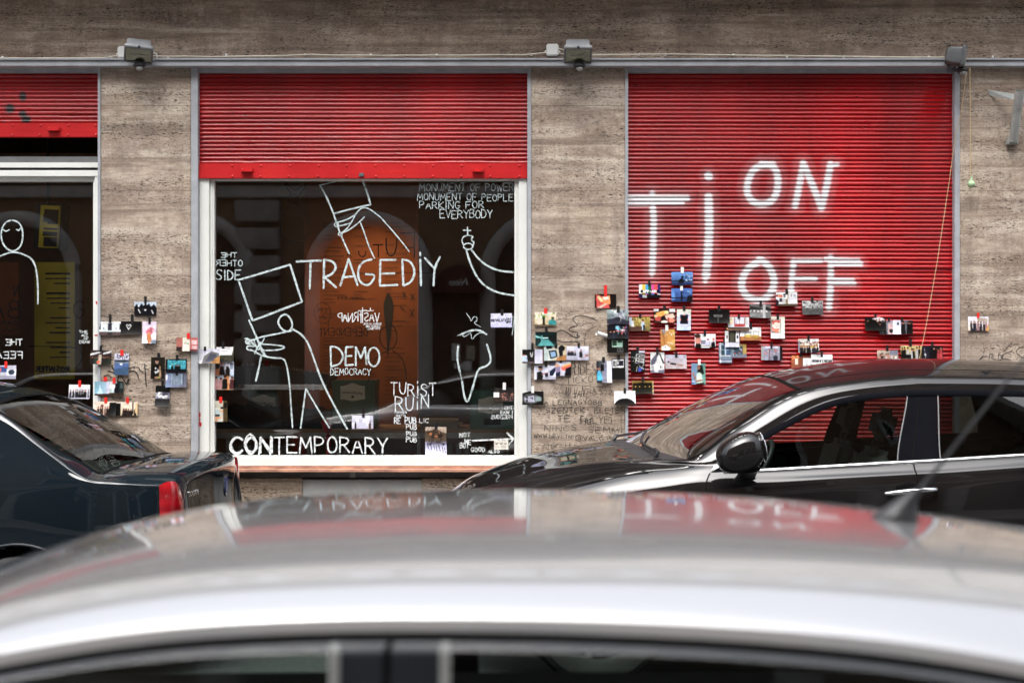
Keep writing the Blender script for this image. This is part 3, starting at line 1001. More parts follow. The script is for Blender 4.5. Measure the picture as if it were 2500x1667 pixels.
g.text("MI VAN?", (1380, 945, 1436, 970), 1.3, jit=.1, slant=.12).text("???", (1462, 951, 1494, 970), 1.1, gap=.6)
g.text("A", (1328, 977, 1338, 988), 1.5).text("LEGNAGYOBB", (1350, 976, 1470, 988), 1.6, jit=.08)
g.text("SZENTEK", (1332, 995, 1428, 1007), 1.6, jit=.08).text("ÉLETÉN", (1452, 995, 1526, 1007), 1.6, jit=.08)
g.text("TE", (1361, 1014, 1392, 1029), 1.5).text("HÜLYE!", (1418, 1017, 1494, 1034), 1.5, jit=.12).text("!!", (1514, 1016, 1528, 1037), 1.5)
g.strokes([[(1427 + 20 * random.random(), 1013 + 18 * random.random()) for _ in range(14)]], .9, 0)
g.text("NINCS", (1329, 1038, 1408, 1051), 1.4, jit=.1).text("SEMMI", (1436, 1040, 1520, 1054), 1.4, jit=.14, rise=3)
g.text("WWW.NEVETNI", (1303, 1058, 1400, 1067), 1.3, jit=.1, rise=3).text("@", (1405, 1061, 1422, 1075), 1.4).text("VALÓ.HU", (1424, 1064, 1505, 1074), 1.3, jit=.1, rise=2)
g.draw("190,1525 240,1500 215,1480 255,1490 250,1455 270,1490 300,1500 265,1520 280,1560 240,1530 200,1545 225,1520", F_, 1.2, 0)
g.text("@", (1345, 1082, 1360, 1094), 1.2).draw("365,1490 420,1490 400,1525 440,1500 425,1545", F_, 1.2, 0).text(".HU", (1375, 1082, 1403, 1093), 1.2)
g.build("marker_graffiti", "pen_ink", B, "black felt pen scrawl and lines of writing on the pillar right of the drawn-on window")
g = Ink(PY)
g.draw("150,1008 210,985 238,1022;200,945 245,958 272,975;245,890 280,965;320,1005 308,1062;350,1000 385,1060 412,1102;412,1102 432,1020 432,1092;430,918 505,897;440,952 500,945 530,975 550,1048;548,905 560,948 598,955;615,868 618,960 632,1115", (220, 700, 4.611), 2.6, 2)
g.build("marker_graffiti", "black_marker", B, "thick black scrawled tag on the pillar left of the drawn-on window")
g = Ink(PY)
g.draw("1190,815 1230,775;1260,780 1215,790 1205,815 1260,812;1275,815 1285,760;1285,760 1320,770 1290,795 1340,815;1350,815 1360,760;1355,762 1395,780 1385,812 1352,816;1470,740 1400,760 1370,800 1440,805;1410,725 1470,665;1232,755 1240,720;1568,700 1510,720 1505,760 1568,800", (2040, 640, 3.409), 1.6, 1)
g.build("marker_graffiti", "pen_ink", B, "thin black marker letters on the pillar at the right edge")
for yy_, par_, pts_ in ((.0335, WIN, ((487, 1008, 487, 1016, 6), (488, 1020, 488, 1026, 2.5), (486.5, 1031, 489, 1038, 8))), (.028, WL, ((235, 736, 236, 741, 4), (231, 818, 238, 818, 3)))):
    sm = Ink(yy_)
    for x0_, y0_, x1_, y1_, w_ in pts_:
        sm.stroke([(x0_, y0_), (x1_, y1_)], w_, 0, rough=.5)
    sm.build("paint_smudge", "bar_red", par_, "small red spray smudges on the white frame")

# ------------------------------------------------------------------ the room behind the windows
m = MB()
RX0, RX1, RY0, RY1, RZ0, RZ1 = -5.3, fx(1290), .15, 4.1, .13, 3.55
m.add([(RX0, RY1, RZ0), (RX1, RY1, RZ0), (RX1, RY1, RZ1), (RX0, RY1, RZ1)], [[0, 1, 2, 3]])
m.add([(RX0, RY0, RZ0), (RX0, RY1, RZ0), (RX0, RY1, RZ1), (RX0, RY0, RZ1)], [[0, 1, 2, 3]])
m.add([(RX1, RY0, RZ0), (RX1, RY1, RZ0), (RX1, RY1, RZ1), (RX1, RY0, RZ1)], [[3, 2, 1, 0]])
m.build("interior_wall", "room_brown", B, 0)
m = MB(); m.add([(RX0, RY0, RZ1), (RX1, RY0, RZ1), (RX1, RY1, RZ1), (RX0, RY1, RZ1)], [[0, 1, 2, 3]]); m.build("interior_ceiling", "room_dark", B, 0)
m = MB(); m.add([(RX0, RY0, RZ0 + .02), (RX1, RY0, RZ0 + .02), (RX1, RY1, RZ0 + .02), (RX0, RY1, RZ0 + .02)], [[0, 1, 2, 3]]); m.build("interior_floor", "floor_dark", B, 0)
m = MB(); m.box(fx(246) - .02, fx(467) + .02, .45, .62, .15, RZ1 - .01); m.build("interior_pier", "room_dark", B)


def place(x0, y0, x1, y1, Y):
    a, b = W(x0, y1, Y), W(x1, y0, Y)
    return a.x, b.x, a.z, b.z


# orange poster board
a, b, c, d = place(743, 400, 1022, 1040, 1.35)
T = thing("poster_board", "orange brown board with rows of faint print standing inside behind the drawn-on window", "board", ((a + b) / 2, 1.35, c))
m = MB(); m.box(a, b, 1.35, 1.38, c, d, .004); m.build("panel", "orange_board", T)
ink = Ink(1.346, 5)
rr = random.Random(4)
for col_ in (790, 865, 940):
    yy = 545
    while yy < 980:
        ln = rr.uniform(15, 55)
        if rr.random() < .75:
            ink.stroke([(col_, yy), (col_ + ln, yy)], 1.3, 0)
        yy += rr.uniform(7, 13)
ink.draw("268,1240 225,1330 235,1480 250,1568 290,1568 300,1480 312,1330 268,1240", B_, 4)
ink.mb.add([W(880 + x / 3.919, 400 + y / 3.919, 1.3445) for x, y in ((265, 1238), (310, 1330), (296, 1590), (262, 1850), (245, 1590), (222, 1330))], [[0, 1, 2, 3, 4, 5]])
ink.draw("405,1225 430,1270;430,1225 405,1270;475,1240 520,1300;480,1300 515,1240;380,1360 420,1400;470,1390 510,1455;510,1390 475,1455", B_, 2)
ink.build("printed_lines", "print_ink", T)
# tall yellow banner and hanging yellow sign in the left window
a, b, c, d = place(84, 640, 182, 925, .75)
T = thing("roll_banner", "tall yellow banner with lines of dark print standing behind the left window", "banner", ((a + b) / 2, .75, c))
m = MB(); m.box(a, b, .75, .756, c, d); m.build("sheet", "yellow_vinyl", T)
ink = Ink(.746, 6)
for k, yy in enumerate(range(668, 880, 12)):
    if k % 5 != 3:
        ln = rr.uniform(22, 62)
        ink.stroke([(170, yy), (170 - ln, yy)], 3.2 if k % 4 else 5, 0)
ink.text("ROSINTER", (88, 895, 168, 907), 4, mirror=True).stroke([(90, 915), (165, 915)], 4, 0)
ink.build("printed_lines", "print_ink", T)
a, b, c, d = place(86, 500, 144, 604, .55)
T = thing("light_box_sign", "yellow hanging sign with black edge seen through the left window", "sign", ((a + b) / 2, .6, d))
Mr = Matrix.Translation(((a + b) / 2, .6, (c + d) / 2)) @ Euler((0, R(4), R(-18))).to_matrix().to_4x4()
hw, hh = (b - a) / 2, (d - c) / 2
m = MB(); m.box(-hw - .06, hw, .02, .12, -hh - .01, hh + .02, .004, Mr); m.build("case", "black_plastic", T)
m = MB(); m.box(-hw + .0, hw - .008, .0, .019, -hh, hh, .002, Mr); m.build("sign_face", "yellow_vinyl", T)
m = MB()
for k, (q, w_, t_) in enumerate(((.34, .8, .02), (.2, .85, .03), (.1, .4, .012), (-.05, .75, .006), (-.17, .8, .016), (-.36, .7, .034))):
    m.box(hw * (.75 - 2 * .75 * w_) if False else -hw * w_ + .02, hw * .85, -.004, -.001, q * 2 * hh - t_, q * 2 * hh + t_, 0, Mr)
m.build("printed_lines", "print_ink", T)
m = MB(); m.tube([(W(115, 400, .6).x, .62, 3.5), (W(115, 400, .6).x, .62, d)], .008, 6); m.build("hanger", "black_plastic", T)
a, b, c, d = place(-60, 640, 46, 816, .5)
T = thing("wall_poster", "orange poster with mirrored dark letters at the left edge of the left window", "poster", ((a + b) / 2, .5, c))
m = MB(); m.box(a, b, .5, .506, c, d); m.build("sheet", "orange_board", T)
ink = Ink(.497, 8)
ink.text("BA", (-20, 735, 46, 775), 3.6, mirror=True).text("N", (34, 696, 46, 722), 3, mirror=True).text("BAR", (2, 783, 44, 793), 2, mirror=True).text("ALL", (4, 798, 44, 808), 2, mirror=True)
ink.build("printed_lines", "print_ink", T)

# plank bench behind the glass with what stands on it
a, b, c, d = place(516, 1047, 1262, 1056, .16)
T = thing("window_bench", "long pale wooden plank shelf inside along the bottom of the drawn-on window", "shelf", ((a + b) / 2, .6, .13))
m = MB(); m.box(a, b, .16, .80, c, d, .003); m.build("plank", "plank_wood", T)
m = MB(); m.box(a, b, .32, .36, c - .05, c - .001); m.build("rail", "radiator_white", T)
for q in (556, 752, 1022, 1240):
    m = MB(); p = W(q, 1060, .32); m.box(p.x - .012, p.x + .012, .32, .36, .15, c - .051); m.build("leg", "radiator_white", T)
shelf_z = d
# radiators
for xa, n_ in ((566, 7), (1098, 7)):
    p = W(xa, 1112, .42)
    T = thing("radiator", "white ribbed radiator below the plank shelf, %s" % ("behind the brushed first letters" if xa < 900 else "right of the two stacked prints"), "radiator", (p.x + .2, .45, .15), "radiators under the shelf")
    for k in range(n_):
        q = p.x + k * .0625
        m = MB(); m.box(q - .017, q + .017, .40, .50, .22, W(0, 1084, .42).z, .012); m.build("fin", "radiator_white", T)
    m = MB(); m.tube([(p.x - .03, .45, .26), (p.x + n_ * .0625, .45, .26)], .018); m.build("pipe", "radiator_white", T)

# crates
MC = lambda x, y, z, rz=0: Matrix.Translation((x, y, z)) @ Euler((0, 0, rz)).to_matrix().to_4x4()


def crate(x0, y0, x1, y1, Y, label, box):
    a, b, c, d = place(x0, y0, x1, y1, Y)
    c = shelf_z
    T = thing("beer_crate", label, "crate", ((a + b) / 2, Y + .15, c), "green beer crates on the shelf")
    m = MB()
    m.box(a, b, Y, Y + .3, c, d - .02, .006)
    m.box(a - .004, b + .004, Y - .004, Y + .304, d - .045, d - .012, .004)
    m.build("body", "crate_green", T)
    m = MB(); m.box((a + b) / 2 - .06, (a + b) / 2 + .06, Y - .003, Y - .001, c + .03, c + .075, .0005); m.build("grip_hole", "gap_black", T)
    la, lb, lc, ld = place(*box, Y - .002)
    pts = []
    for k in range(13):
        u = k / 12
        pts.append((la + (lb - la) * u, ld - .012 + .02 * math.exp(-((u - .5) / .25) ** 2)))
    for k in range(13):
        u = 1 - k / 12
        pts.append((la + (lb - la) * u, lc + .010 - .012 * math.exp(-((u - .5) / .25) ** 2)))
    m = MB(); m.prism([(x, z) for x, z in pts][::-1], Y - .006, Y - .0045); lab = m.build("label_plate", "crate_label", T, 30)
    cx, cz = (la + lb) / 2, (lc + ld) / 2
    text_mesh("Staropramen", (lb - la) * .84, Matrix.Translation((cx, Y - .0075, cz - .002)) @ Euler((0, R(183), 0)).to_matrix().to_4x4() , "print_ink", "crate_lettering", T, .25)
    m = MB(); m.ball((cx, Y - .0065, cz - .030), .010, .002, .009); m.build("seal", "print_ink", T)
    return T


crate(811, 924, 916, 1048, .21, "green beer crate with upside down label behind the word DEMOCRACY", (831, 938, 891, 978))
crate(1147, 948, 1257, 1048, .15, "green beer crate with upside down label at the right end of the shelf", (1168, 970, 1228, 1009))
crate(606, 946, 676, 1048, .42, "half hidden green beer crate behind the dark cloth under the mixing desk", (615, 966, 672, 1002))

# mixing desk in its flight case
T = thing("mixing_desk", "black mixing desk with silver case edge inside the drawn-on window", "mixer", (W(680, 945, .3).x, .4, W(0, 952, .3).z))
m = MB()
p = lambda x, y: (W(x, y, .3).x, W(x, y, .3).z)
m.prism([p(571, 952), p(571, 894), p(640, 893), p(800, 915), p(806, 921), p(800, 952)][::-1], .3, .72)
m.build("case", "black_plastic", T)
m = MB()
a, b, c, d = place(571, 938, 797, 951, .285)
m.box(a, b, .284, .299, c, c + (d - c) * .42, .002); m.box(a, b, .280, .299, c + (d - c) * .46, d, .002)
for q in (575, 748, 765, 785):
    pp = W(q, 944, .28); m.box(pp.x - .014, pp.x + .014, .272, .2795, c - .003, d + .003, .004)
m.build("metal_edge", "chrome", T)
m = MB()
for k in range(26):
    u = rr.random(); v = rr.random()
    x_ = 590 + u * 205; yy = 892 + max(0, (x_ - 640) / 160) * 22
    pp = W(x_, yy, .32 + .36 * v); m.tube([(pp.x, pp.y, pp.z - .005), (pp.x, pp.y, pp.z + .014)], .006, 6)
m.build("knobs", "radiator_white", T)
m = MB(); pp = W(649, 880, .4); m.tube([(pp.x, .4, pp.z - .06), (pp.x + .01, .4, pp.z)], [.014, .01]); m.build("red_plug", "red_tape", T)

# dark cloth heap
nu, nv = 110, 40
a, b, c, d = place(520, 955, 880, 1050, .3)
U, V_ = np.meshgrid(np.linspace(0, 1, nu), np.linspace(0, 1, nv), indexing='ij')
rng = np.random.default_rng(2)
hgt = np.zeros_like(U)
for _ in range(16):
    an = rng.uniform(-.6, .6); f = rng.uniform(12, 40)
    hgt += rng.uniform(.2, 1) * np.abs(np.sin(f * (U * math.cos(an) + .35 * V_ * math.sin(an)) + rng.uniform(0, 6))) / math.sqrt(f)
env = np.sin(np.pi * np.clip(V_, 0, 1)) ** .6 * np.clip(np.sin(np.pi * U) * 2.2, 0, 1) ** .5 * (1 - .35 * U)
hz = env * (.14 + .07 * hgt)
P = np.stack([a + (b - a) * U + .02 * np.sin(9 * V_), .17 + .32 * V_, shelf_z + .002 + hz * .8], -1)
m = MB(); m.grid(P)
tag(m.build("dark_cloth", "cloth_black", None, 180, origin=((a + b) / 2, .5, shelf_z)), "black crumpled cloth heaped on the shelf below the mixing desk", "cloth")
a, b, c, d = place(1016, 1024, 1126, 1046, .22)
m = MB(); m.box(a, b, .22, .55, shelf_z + .001, shelf_z + .06, .027, seg=4)
tag(m.build("seat_cushion", "cushion_beige", None, 60, origin=((a + b) / 2, .55, shelf_z)), "flat beige cushion on the shelf beside the green crate", "cushion")
pts = [W(793, 1030, .2), W(800, 1045, .15), W(801, 1065, .145), W(800, 1112, .145)]
m = MB(); m.tube([(p_.x, p_.y, p_.z) for p_ in pts], [.03, .035, .02, .012], 8)
tag(m.build("red_strap", "red_tape", None, 60, origin=pts[0]), "red cloth strap hanging over the front of the shelf", "strap")

# small lit ceiling lamp
T = thing("ceiling_spotlight", "small lit spotlight near the top of the drawn-on window", "lamp", W(926, 466, 1.6))
pw = W(926, 470, 1.6)
m = MB(); m.tube([(pw.x, 1.6, 3.54), (pw.x, 1.6, pw.z + .05)], .008, 6); m.build("stem", "black_plastic", T)
m = MB(); m.tube([(pw.x - .05, 1.6, pw.z + .05), (pw.x + .05, 1.6, pw.z + .05)], .02, 8); m.build("bracket", "black_plastic", T)
for s_ in (-.022, .022):
    m = MB(); m.ball((pw.x + s_, 1.585, pw.z + .012), .016, .016, .013); m.build("bulb", "lamp_lit", T)
ll = bpy.data.lights.new("spotlight_glow", 'SPOT'); ll.energy = 24; ll.color = (1, .62, .32); ll.shadow_soft_size = .05; ll.spot_size = R(100); ll.spot_blend = 1
lo = bpy.data.objects.new("spotlight_glow", ll); COL.objects.link(lo); lo.location = (pw.x - .02, .70, pw.z - .02)
lo.rotation_euler = (R(22), 0, 0)

# ------------------------------------------------------------------ the building opposite, seen only mirrored
OY = -13.2
OB = thing("opposite_building", "ochre building with arches and grey stone blocks mirrored in the shop glass", "building", (0, OY, 0))
m = MB(); m.box(-16, 16, OY - .6, OY, 0, 14.3); m.build("wall", "plaster_ochre", OB)
m = MB(); m.box(-16, 16, OY, OY + .18, 4.35, 4.55, .02); m.box(-16, 16, OY, OY + .10, 4.1, 4.3, .02); m.box(-16, 16, OY - .6, OY + .6, 14.3, 14.7, .03)
m.build("cornice", "plaster_grey", OB)
# mirrored pixel px appears at x = (px-1250)/F * (2*9.82 + 3.38)
ox = lambda px: (px - 1250) / F * 23.0
for xa in (ox(569), ox(569) - 6.2, ox(569) + 8.6):
    m = MB()
    for k in range(9):
        z_ = .1 + k * .45
        if z_ < 4.0:
            m.box(xa, xa + .74, OY, OY + .14, z_, z_ + .36, .025)
    m.build("rusticated_pier", "rustic_stone", OB)
for k in range(-3, 5):
    cx = ox(897) + k * 2.86
    zc = 2.85
    path = [(cx - .92, OY + .03, .1)] + [(cx + .92 * math.cos(R(a)), OY + .03, zc + .92 * math.sin(R(a))) for a in range(180, -1, -10)] + [(cx + .92, OY + .03, .1)]
    m = MB(); m.tube(path, .13, 8, M=None); arch = m.build("arch_moulding", "plaster_grey", OB, 60)
    poly = [(cx - .80, .1)] + [(cx + .80 * math.cos(R(a)), zc + .80 * math.sin(R(a))) for a in range(180, -1, -10)] + [(cx + .80, .1)]
    m = MB(); m.prism(poly, OY + .006, OY + .012); m.build("arch_door", "room_dark" if k else "plaster_ochre", OB, 20)
cx = ox(1120)
poly = [(cx - .42, 2.55)] + [(cx + .42 * math.cos(R(a)), 2.6 + .40 * math.sin(R(a))) for a in range(180, -1, -12)] + [(cx + .42, 2.55)]
m = MB(); m.prism(poly, OY + .02, OY + .25); m.build("awning", "awning_red", OB, 30)
m = MB(); m.box(cx - .44, cx + .44, OY + .01, OY + .02, .1, 2.54); dr = m.build("door", "room_dark", OB)
for q, y0, y1, mt in ((1112, 838, 880, "white_paint"), (1148, 843, 878, "cushion_beige"), (1140, 882, 905, "white_paint"), (1118, 888, 900, "white_paint")):
    z0_, z1_ = H - (y1 - 855) / F * 23, H - (y0 - 855) / F * 23
    m = MB(); m.box(ox(q) - .07, ox(q) + .07, OY + .021, OY + .024, z0_, z1_); m.build("door_sticker", mt, OB)
text_mesh("Neo", .30, Matrix.Translation((cx, OY + .27, 2.72)) @ Euler((0, 0, R(180))).to_matrix().to_4x4(), "white_paint", "awning_lettering", OB, .2)
for zf in (5.4, 9.3):
    for k in range(11):
        xc = -14 + k * 2.86
        m = MB(); m.box(xc - .6, xc + .6, OY, OY + .06, zf, zf + 2.1, .01); wdw = m.build("upper_window", "plaster_grey", OB)
        m = MB(); m.box(xc - .48, xc + .48, OY + .061, OY + .066, zf + .1, zf + 2.0); m.build("pane", "satin_black", wdw)

# ------------------------------------------------------------------ floodlights, boxes, cable, cords, pole holder
def floodlight(px_, py_, yaw, pitch, label, roll=0, mat="lamp_grey"):
    """px,py = middle of the glass"""
    c = W(px_, py_, -.17)
    T = thing("floodlight", label, "floodlight", c, "floodlights on the grey beam")
    M = Matrix.Translation(c) @ Euler((0, R(roll), R(yaw))).to_matrix().to_4x4() @ Euler((R(pitch), 0, 0)).to_matrix().to_4x4()
    # local: glass faces -Y, z up
    m = MB()
    ring = []
    prof = [(0, .094, .068), (.018, .096, .070), (.02, .084, .058), (.100, .080, .052), (.115, .070, .042)]
    V, Fc = [], []
    for y, hx, hz in prof:
        r = .010
        for sx, sz, a0 in ((1, 1, 0), (-1, 1, 90), (-1, -1, 180), (1, -1, 270)):
            for k in range(4):
                an = R(a0 + k * 30)
                V.append((sx * (hx - r) + r * math.cos(an), y, sz * (hz - r) + r * math.sin(an)))
    n = 16
    for i in range(len(prof) - 1):
        for k in range(n):
            Fc.append([i * n + k, i * n + (k + 1) % n, (i + 1) * n + (k + 1) % n, (i + 1) * n + k])
    Fc.append([(len(prof) - 1) * n + k for k in range(n)])
    m.add(V, Fc, M)
    m.build("housing", mat, T, 40)
    m = MB()
    for x0, x1, z0, z1 in ((-.094, .094, .052, .068), (-.094, .094, -.068, -.054), (-.094, -.082, -.054, .052), (.082, .094, -.054, .052)):
        m.box(x0, x1, -.012, -.0005, z0, z1, .003, M)
    m.build("front_frame", "dark_metal", T)
    m = MB(); m.box(-.0818, .0818, -.006, -.003, -.0538, .0518, 0, M); m.build("lens", "lens_glass", T)
    m = MB(); m.box(-.0818, .0818, .004, .006, -.054, .052, 0, M); m.build("reflector", "cushion_beige", T)
    m = MB(); m.tube([M @ Vector((-.05, 0, 0)), M @ Vector((.05, 0, 0))], .006, 8); m.build("lamp_tube", "white_plastic", T)
    m = MB(); m.ball(tuple(M @ Vector((0, -.006, .071))), .010); m.build("clip_knob", "black_plastic", T)
    b0 = M @ Vector((0, .05, -.045))
    m = MB()
    m.tube([b0, (b0.x, -.09, b0.z - .01), (b0.x, -.06, b0.z - .01)], .014, 8)
    m.box(b0.x - .03, b0.x + .03, -.088, -.076, b0.z - .05, b0.z + .02, .003)
    m.build("bracket", "dark_metal", T)
    s = M @ Vector((.01, .0, -.066))
    s = Vector((s.x, s.y - .005, s.z - .022))
    m = MB(); m.ball(s, .042, .034, .022, 14, 8); m.tube([s, (s.x, s.y + .01, s.z - .022)], .022, 10); m.build("sensor", "black_plastic", T)
    m = MB(); m.ball((s.x + .004, s.y - .010, s.z - .020), .024, .018, .018, 14, 8); m.build("sensor_dome", "lens_glass" if False else "panel_grey", T)
    return T


floodlight(338, 134, 16, 50, "grey floodlight beside the white box above the left pillar", 3)
floodlight(1411, 135, 0, 50, "grey floodlight above the middle pillar facing straight out")
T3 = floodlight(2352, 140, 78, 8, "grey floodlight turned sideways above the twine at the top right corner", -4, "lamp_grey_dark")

for x0, x1, y0, y1, lab in ((286, 316, 113, 142, "white square junction box half hidden by the left floodlight"), (1334, 1364, 107, 136, "white square junction box clear of the floodlight above the middle pillar")):
    a, b = W(x0, y1, -.035), W(x1, y0, -.035)
    T = thing("junction_box", lab, "junction box", ((a.x + b.x) / 2, 0, a.z), "white junction boxes above the beam")
    m = MB(); m.box(a.x, b.x, -.035, -.001, a.z, b.z, .008, seg=3); m.build("cover", "white_plastic", T)
    m = MB()
    for q in (a.x - .007, b.x + .007):
        m.tube([(q, -.012, a.z + .034), (q, -.002, a.z + .034)], .006, 8)
    m.build("fixing_lug", "white_plastic", T)


def wob(pts, Y, n=6, amp=.8, seed=1):
    rnd = random.Random(seed)
    out = []
    for a, b in zip(pts[:-1], pts[1:]):
        k = max(2, int(abs(b[0] - a[0]) / 60))
        for i in range(k):
            u = i / k
            out.append(W(a[0] + (b[0] - a[0]) * u, a[1] + (b[1] - a[1]) * u + rnd.uniform(-amp, amp), Y))
    out.append(W(*pts[-1], Y))
    return out


T = thing("power_cable", "thin cream power cable clipped along the top of the grey beam", "cable", W(800, 138, -.02))
for k, pts in enumerate(([(-20, 141), (60, 143), (190, 142.5), (262, 141), (288, 136)], [(368, 136), (400, 138), (520, 139), (700, 136), (760, 134.5), (1000, 136.5), (1280, 134), (1334, 129)], [(1364, 118), (1382, 124), (1386, 128)], [(1364, 130), (1376, 133), (1384, 132)],
                         [(1440, 135), (1620, 133.5), (1760, 135), (1925, 136), (2100, 139), (2280, 141), (2332, 141)])):
    m = MB(); m.tube(wob(pts, -.062, seed=k), .0046, 6); m.build("cable_run", "cable_white", T, 60)
m = MB(); m.tube([W(x, y, yy) for x, y, yy in ((366, 130, -.05), (376, 129, -.06), (383, 133, -.06), (384, 140, -.06), (380, 146, -.07), (374, 149, -.08))], .005, 8); m.build("cable_loop", "white_plastic", T, 60)
for q in (6, 271, 410, 552, 745, 905, 1066, 1298, 1378, 1560, 1625, 1790, 1922, 2060, 2268, 2424):
    yv = 140 if q < 500 else 134 if q < 1900 else 139
    c = W(q, yv, -.02)
    m = MB(); m.tube([(c.x, -.024, c.z), (c.x, -.001, c.z)], .0075, 8); m.build("cable_clip", "white_plastic", T)

c = W(2371, 450, -.07)
T = thing("hanging_ball", "small pale green netted ball hanging on a twine at the right edge", "ball", c)
m = MB(); m.ball(c, .026, .026, .026, 16, 10); m.tube([c + Vector((0, 0, .02)), c + Vector((.004, 0, .045)), c + Vector((.002, 0, .06))], [.016, .007, .004], 8); m.build("ball_net", "green_net", T, 60)
m = MB(); m.tube([W(2368, 165, -.10), W(2369, 300, -.08), W(2370, 430, -.07)], .003, 6); m.build("twine", "twine", T)
m = MB(); m.tube([W(2361, 165, -.10), W(2346, 280, -.06), W(2333, 330, -.03), W(2318, 440, -.02), W(2288, 640, -.01), W(2262, 790, 0), W(2246, 870, .02), W(2236, 930, .03)], .0028, 6)
tag(m.build("twine", "twine", None, 60, origin=W(2246, 870, .02)), "long thin twine running slanting down across the right shutter", "twine")

# flag pole holder
T = thing("pole_holder", "grey steel tube with a strap fixed to the stone at the right edge", "bracket", W(2470, 345, 0))
a, b = W(2474, 345, -.05), W(2490, 222, -.20)
m = MB(); m.tube([a, b], .030, 18, cap=False); m.tube([a, b], .026, 18, cap=False); m.tube([a + (b - a) * .66, a + (b - a) * .68], .032, 18); m.build("tube", "pipe_grey", T, 60)
m = MB()
V = [W(2412, 219, -.002), W(2416, 234, -.002), W(2474, 245, -.12), W(2476, 230, -.12)]
V = [tuple(v) for v in V] + [(v.x, v.y + .006, v.z + .002) for v in V]
m.add(V, [[0, 1, 2, 3], [7, 6, 5, 4], [0, 4, 5, 1], [2, 6, 7, 3], [0, 3, 7, 4], [1, 5, 6, 2]])
V = [W(2494, 232, -.14), W(2494, 247, -.14), W(2560, 262, -.002), W(2560, 246, -.002)]
V = [tuple(v) for v in V] + [(v.x, v.y + .006, v.z + .002) for v in V]
m.add(V, [[0, 1, 2, 3], [7, 6, 5, 4], [0, 4, 5, 1], [2, 6, 7, 3], [0, 3, 7, 4], [1, 5, 6, 2]])
m.build("strap", "pipe_grey", T)
m = MB(); m.box(a.x - .035, a.x + .035, -.05, -.001, a.z - .02, a.z + .03, .004); m.build("foot_plate", "pipe_grey", T)

# rolled paper stuck between stone and prints
a, b = W(1457, 813, -.05), W(1481, 820, -.008)
m = MB(); m.tube([a, b], [.016, .013], 14, cap=False); m.tube([a, b], [.012, .008], 10, cap=False)
tag(m.build("paper_roll", "paper", None, 60, origin=b), "small rolled up white paper sticking out of the middle pillar", "paper")

# ------------------------------------------------------------------ taped photo prints
NX, NY = 48, 32


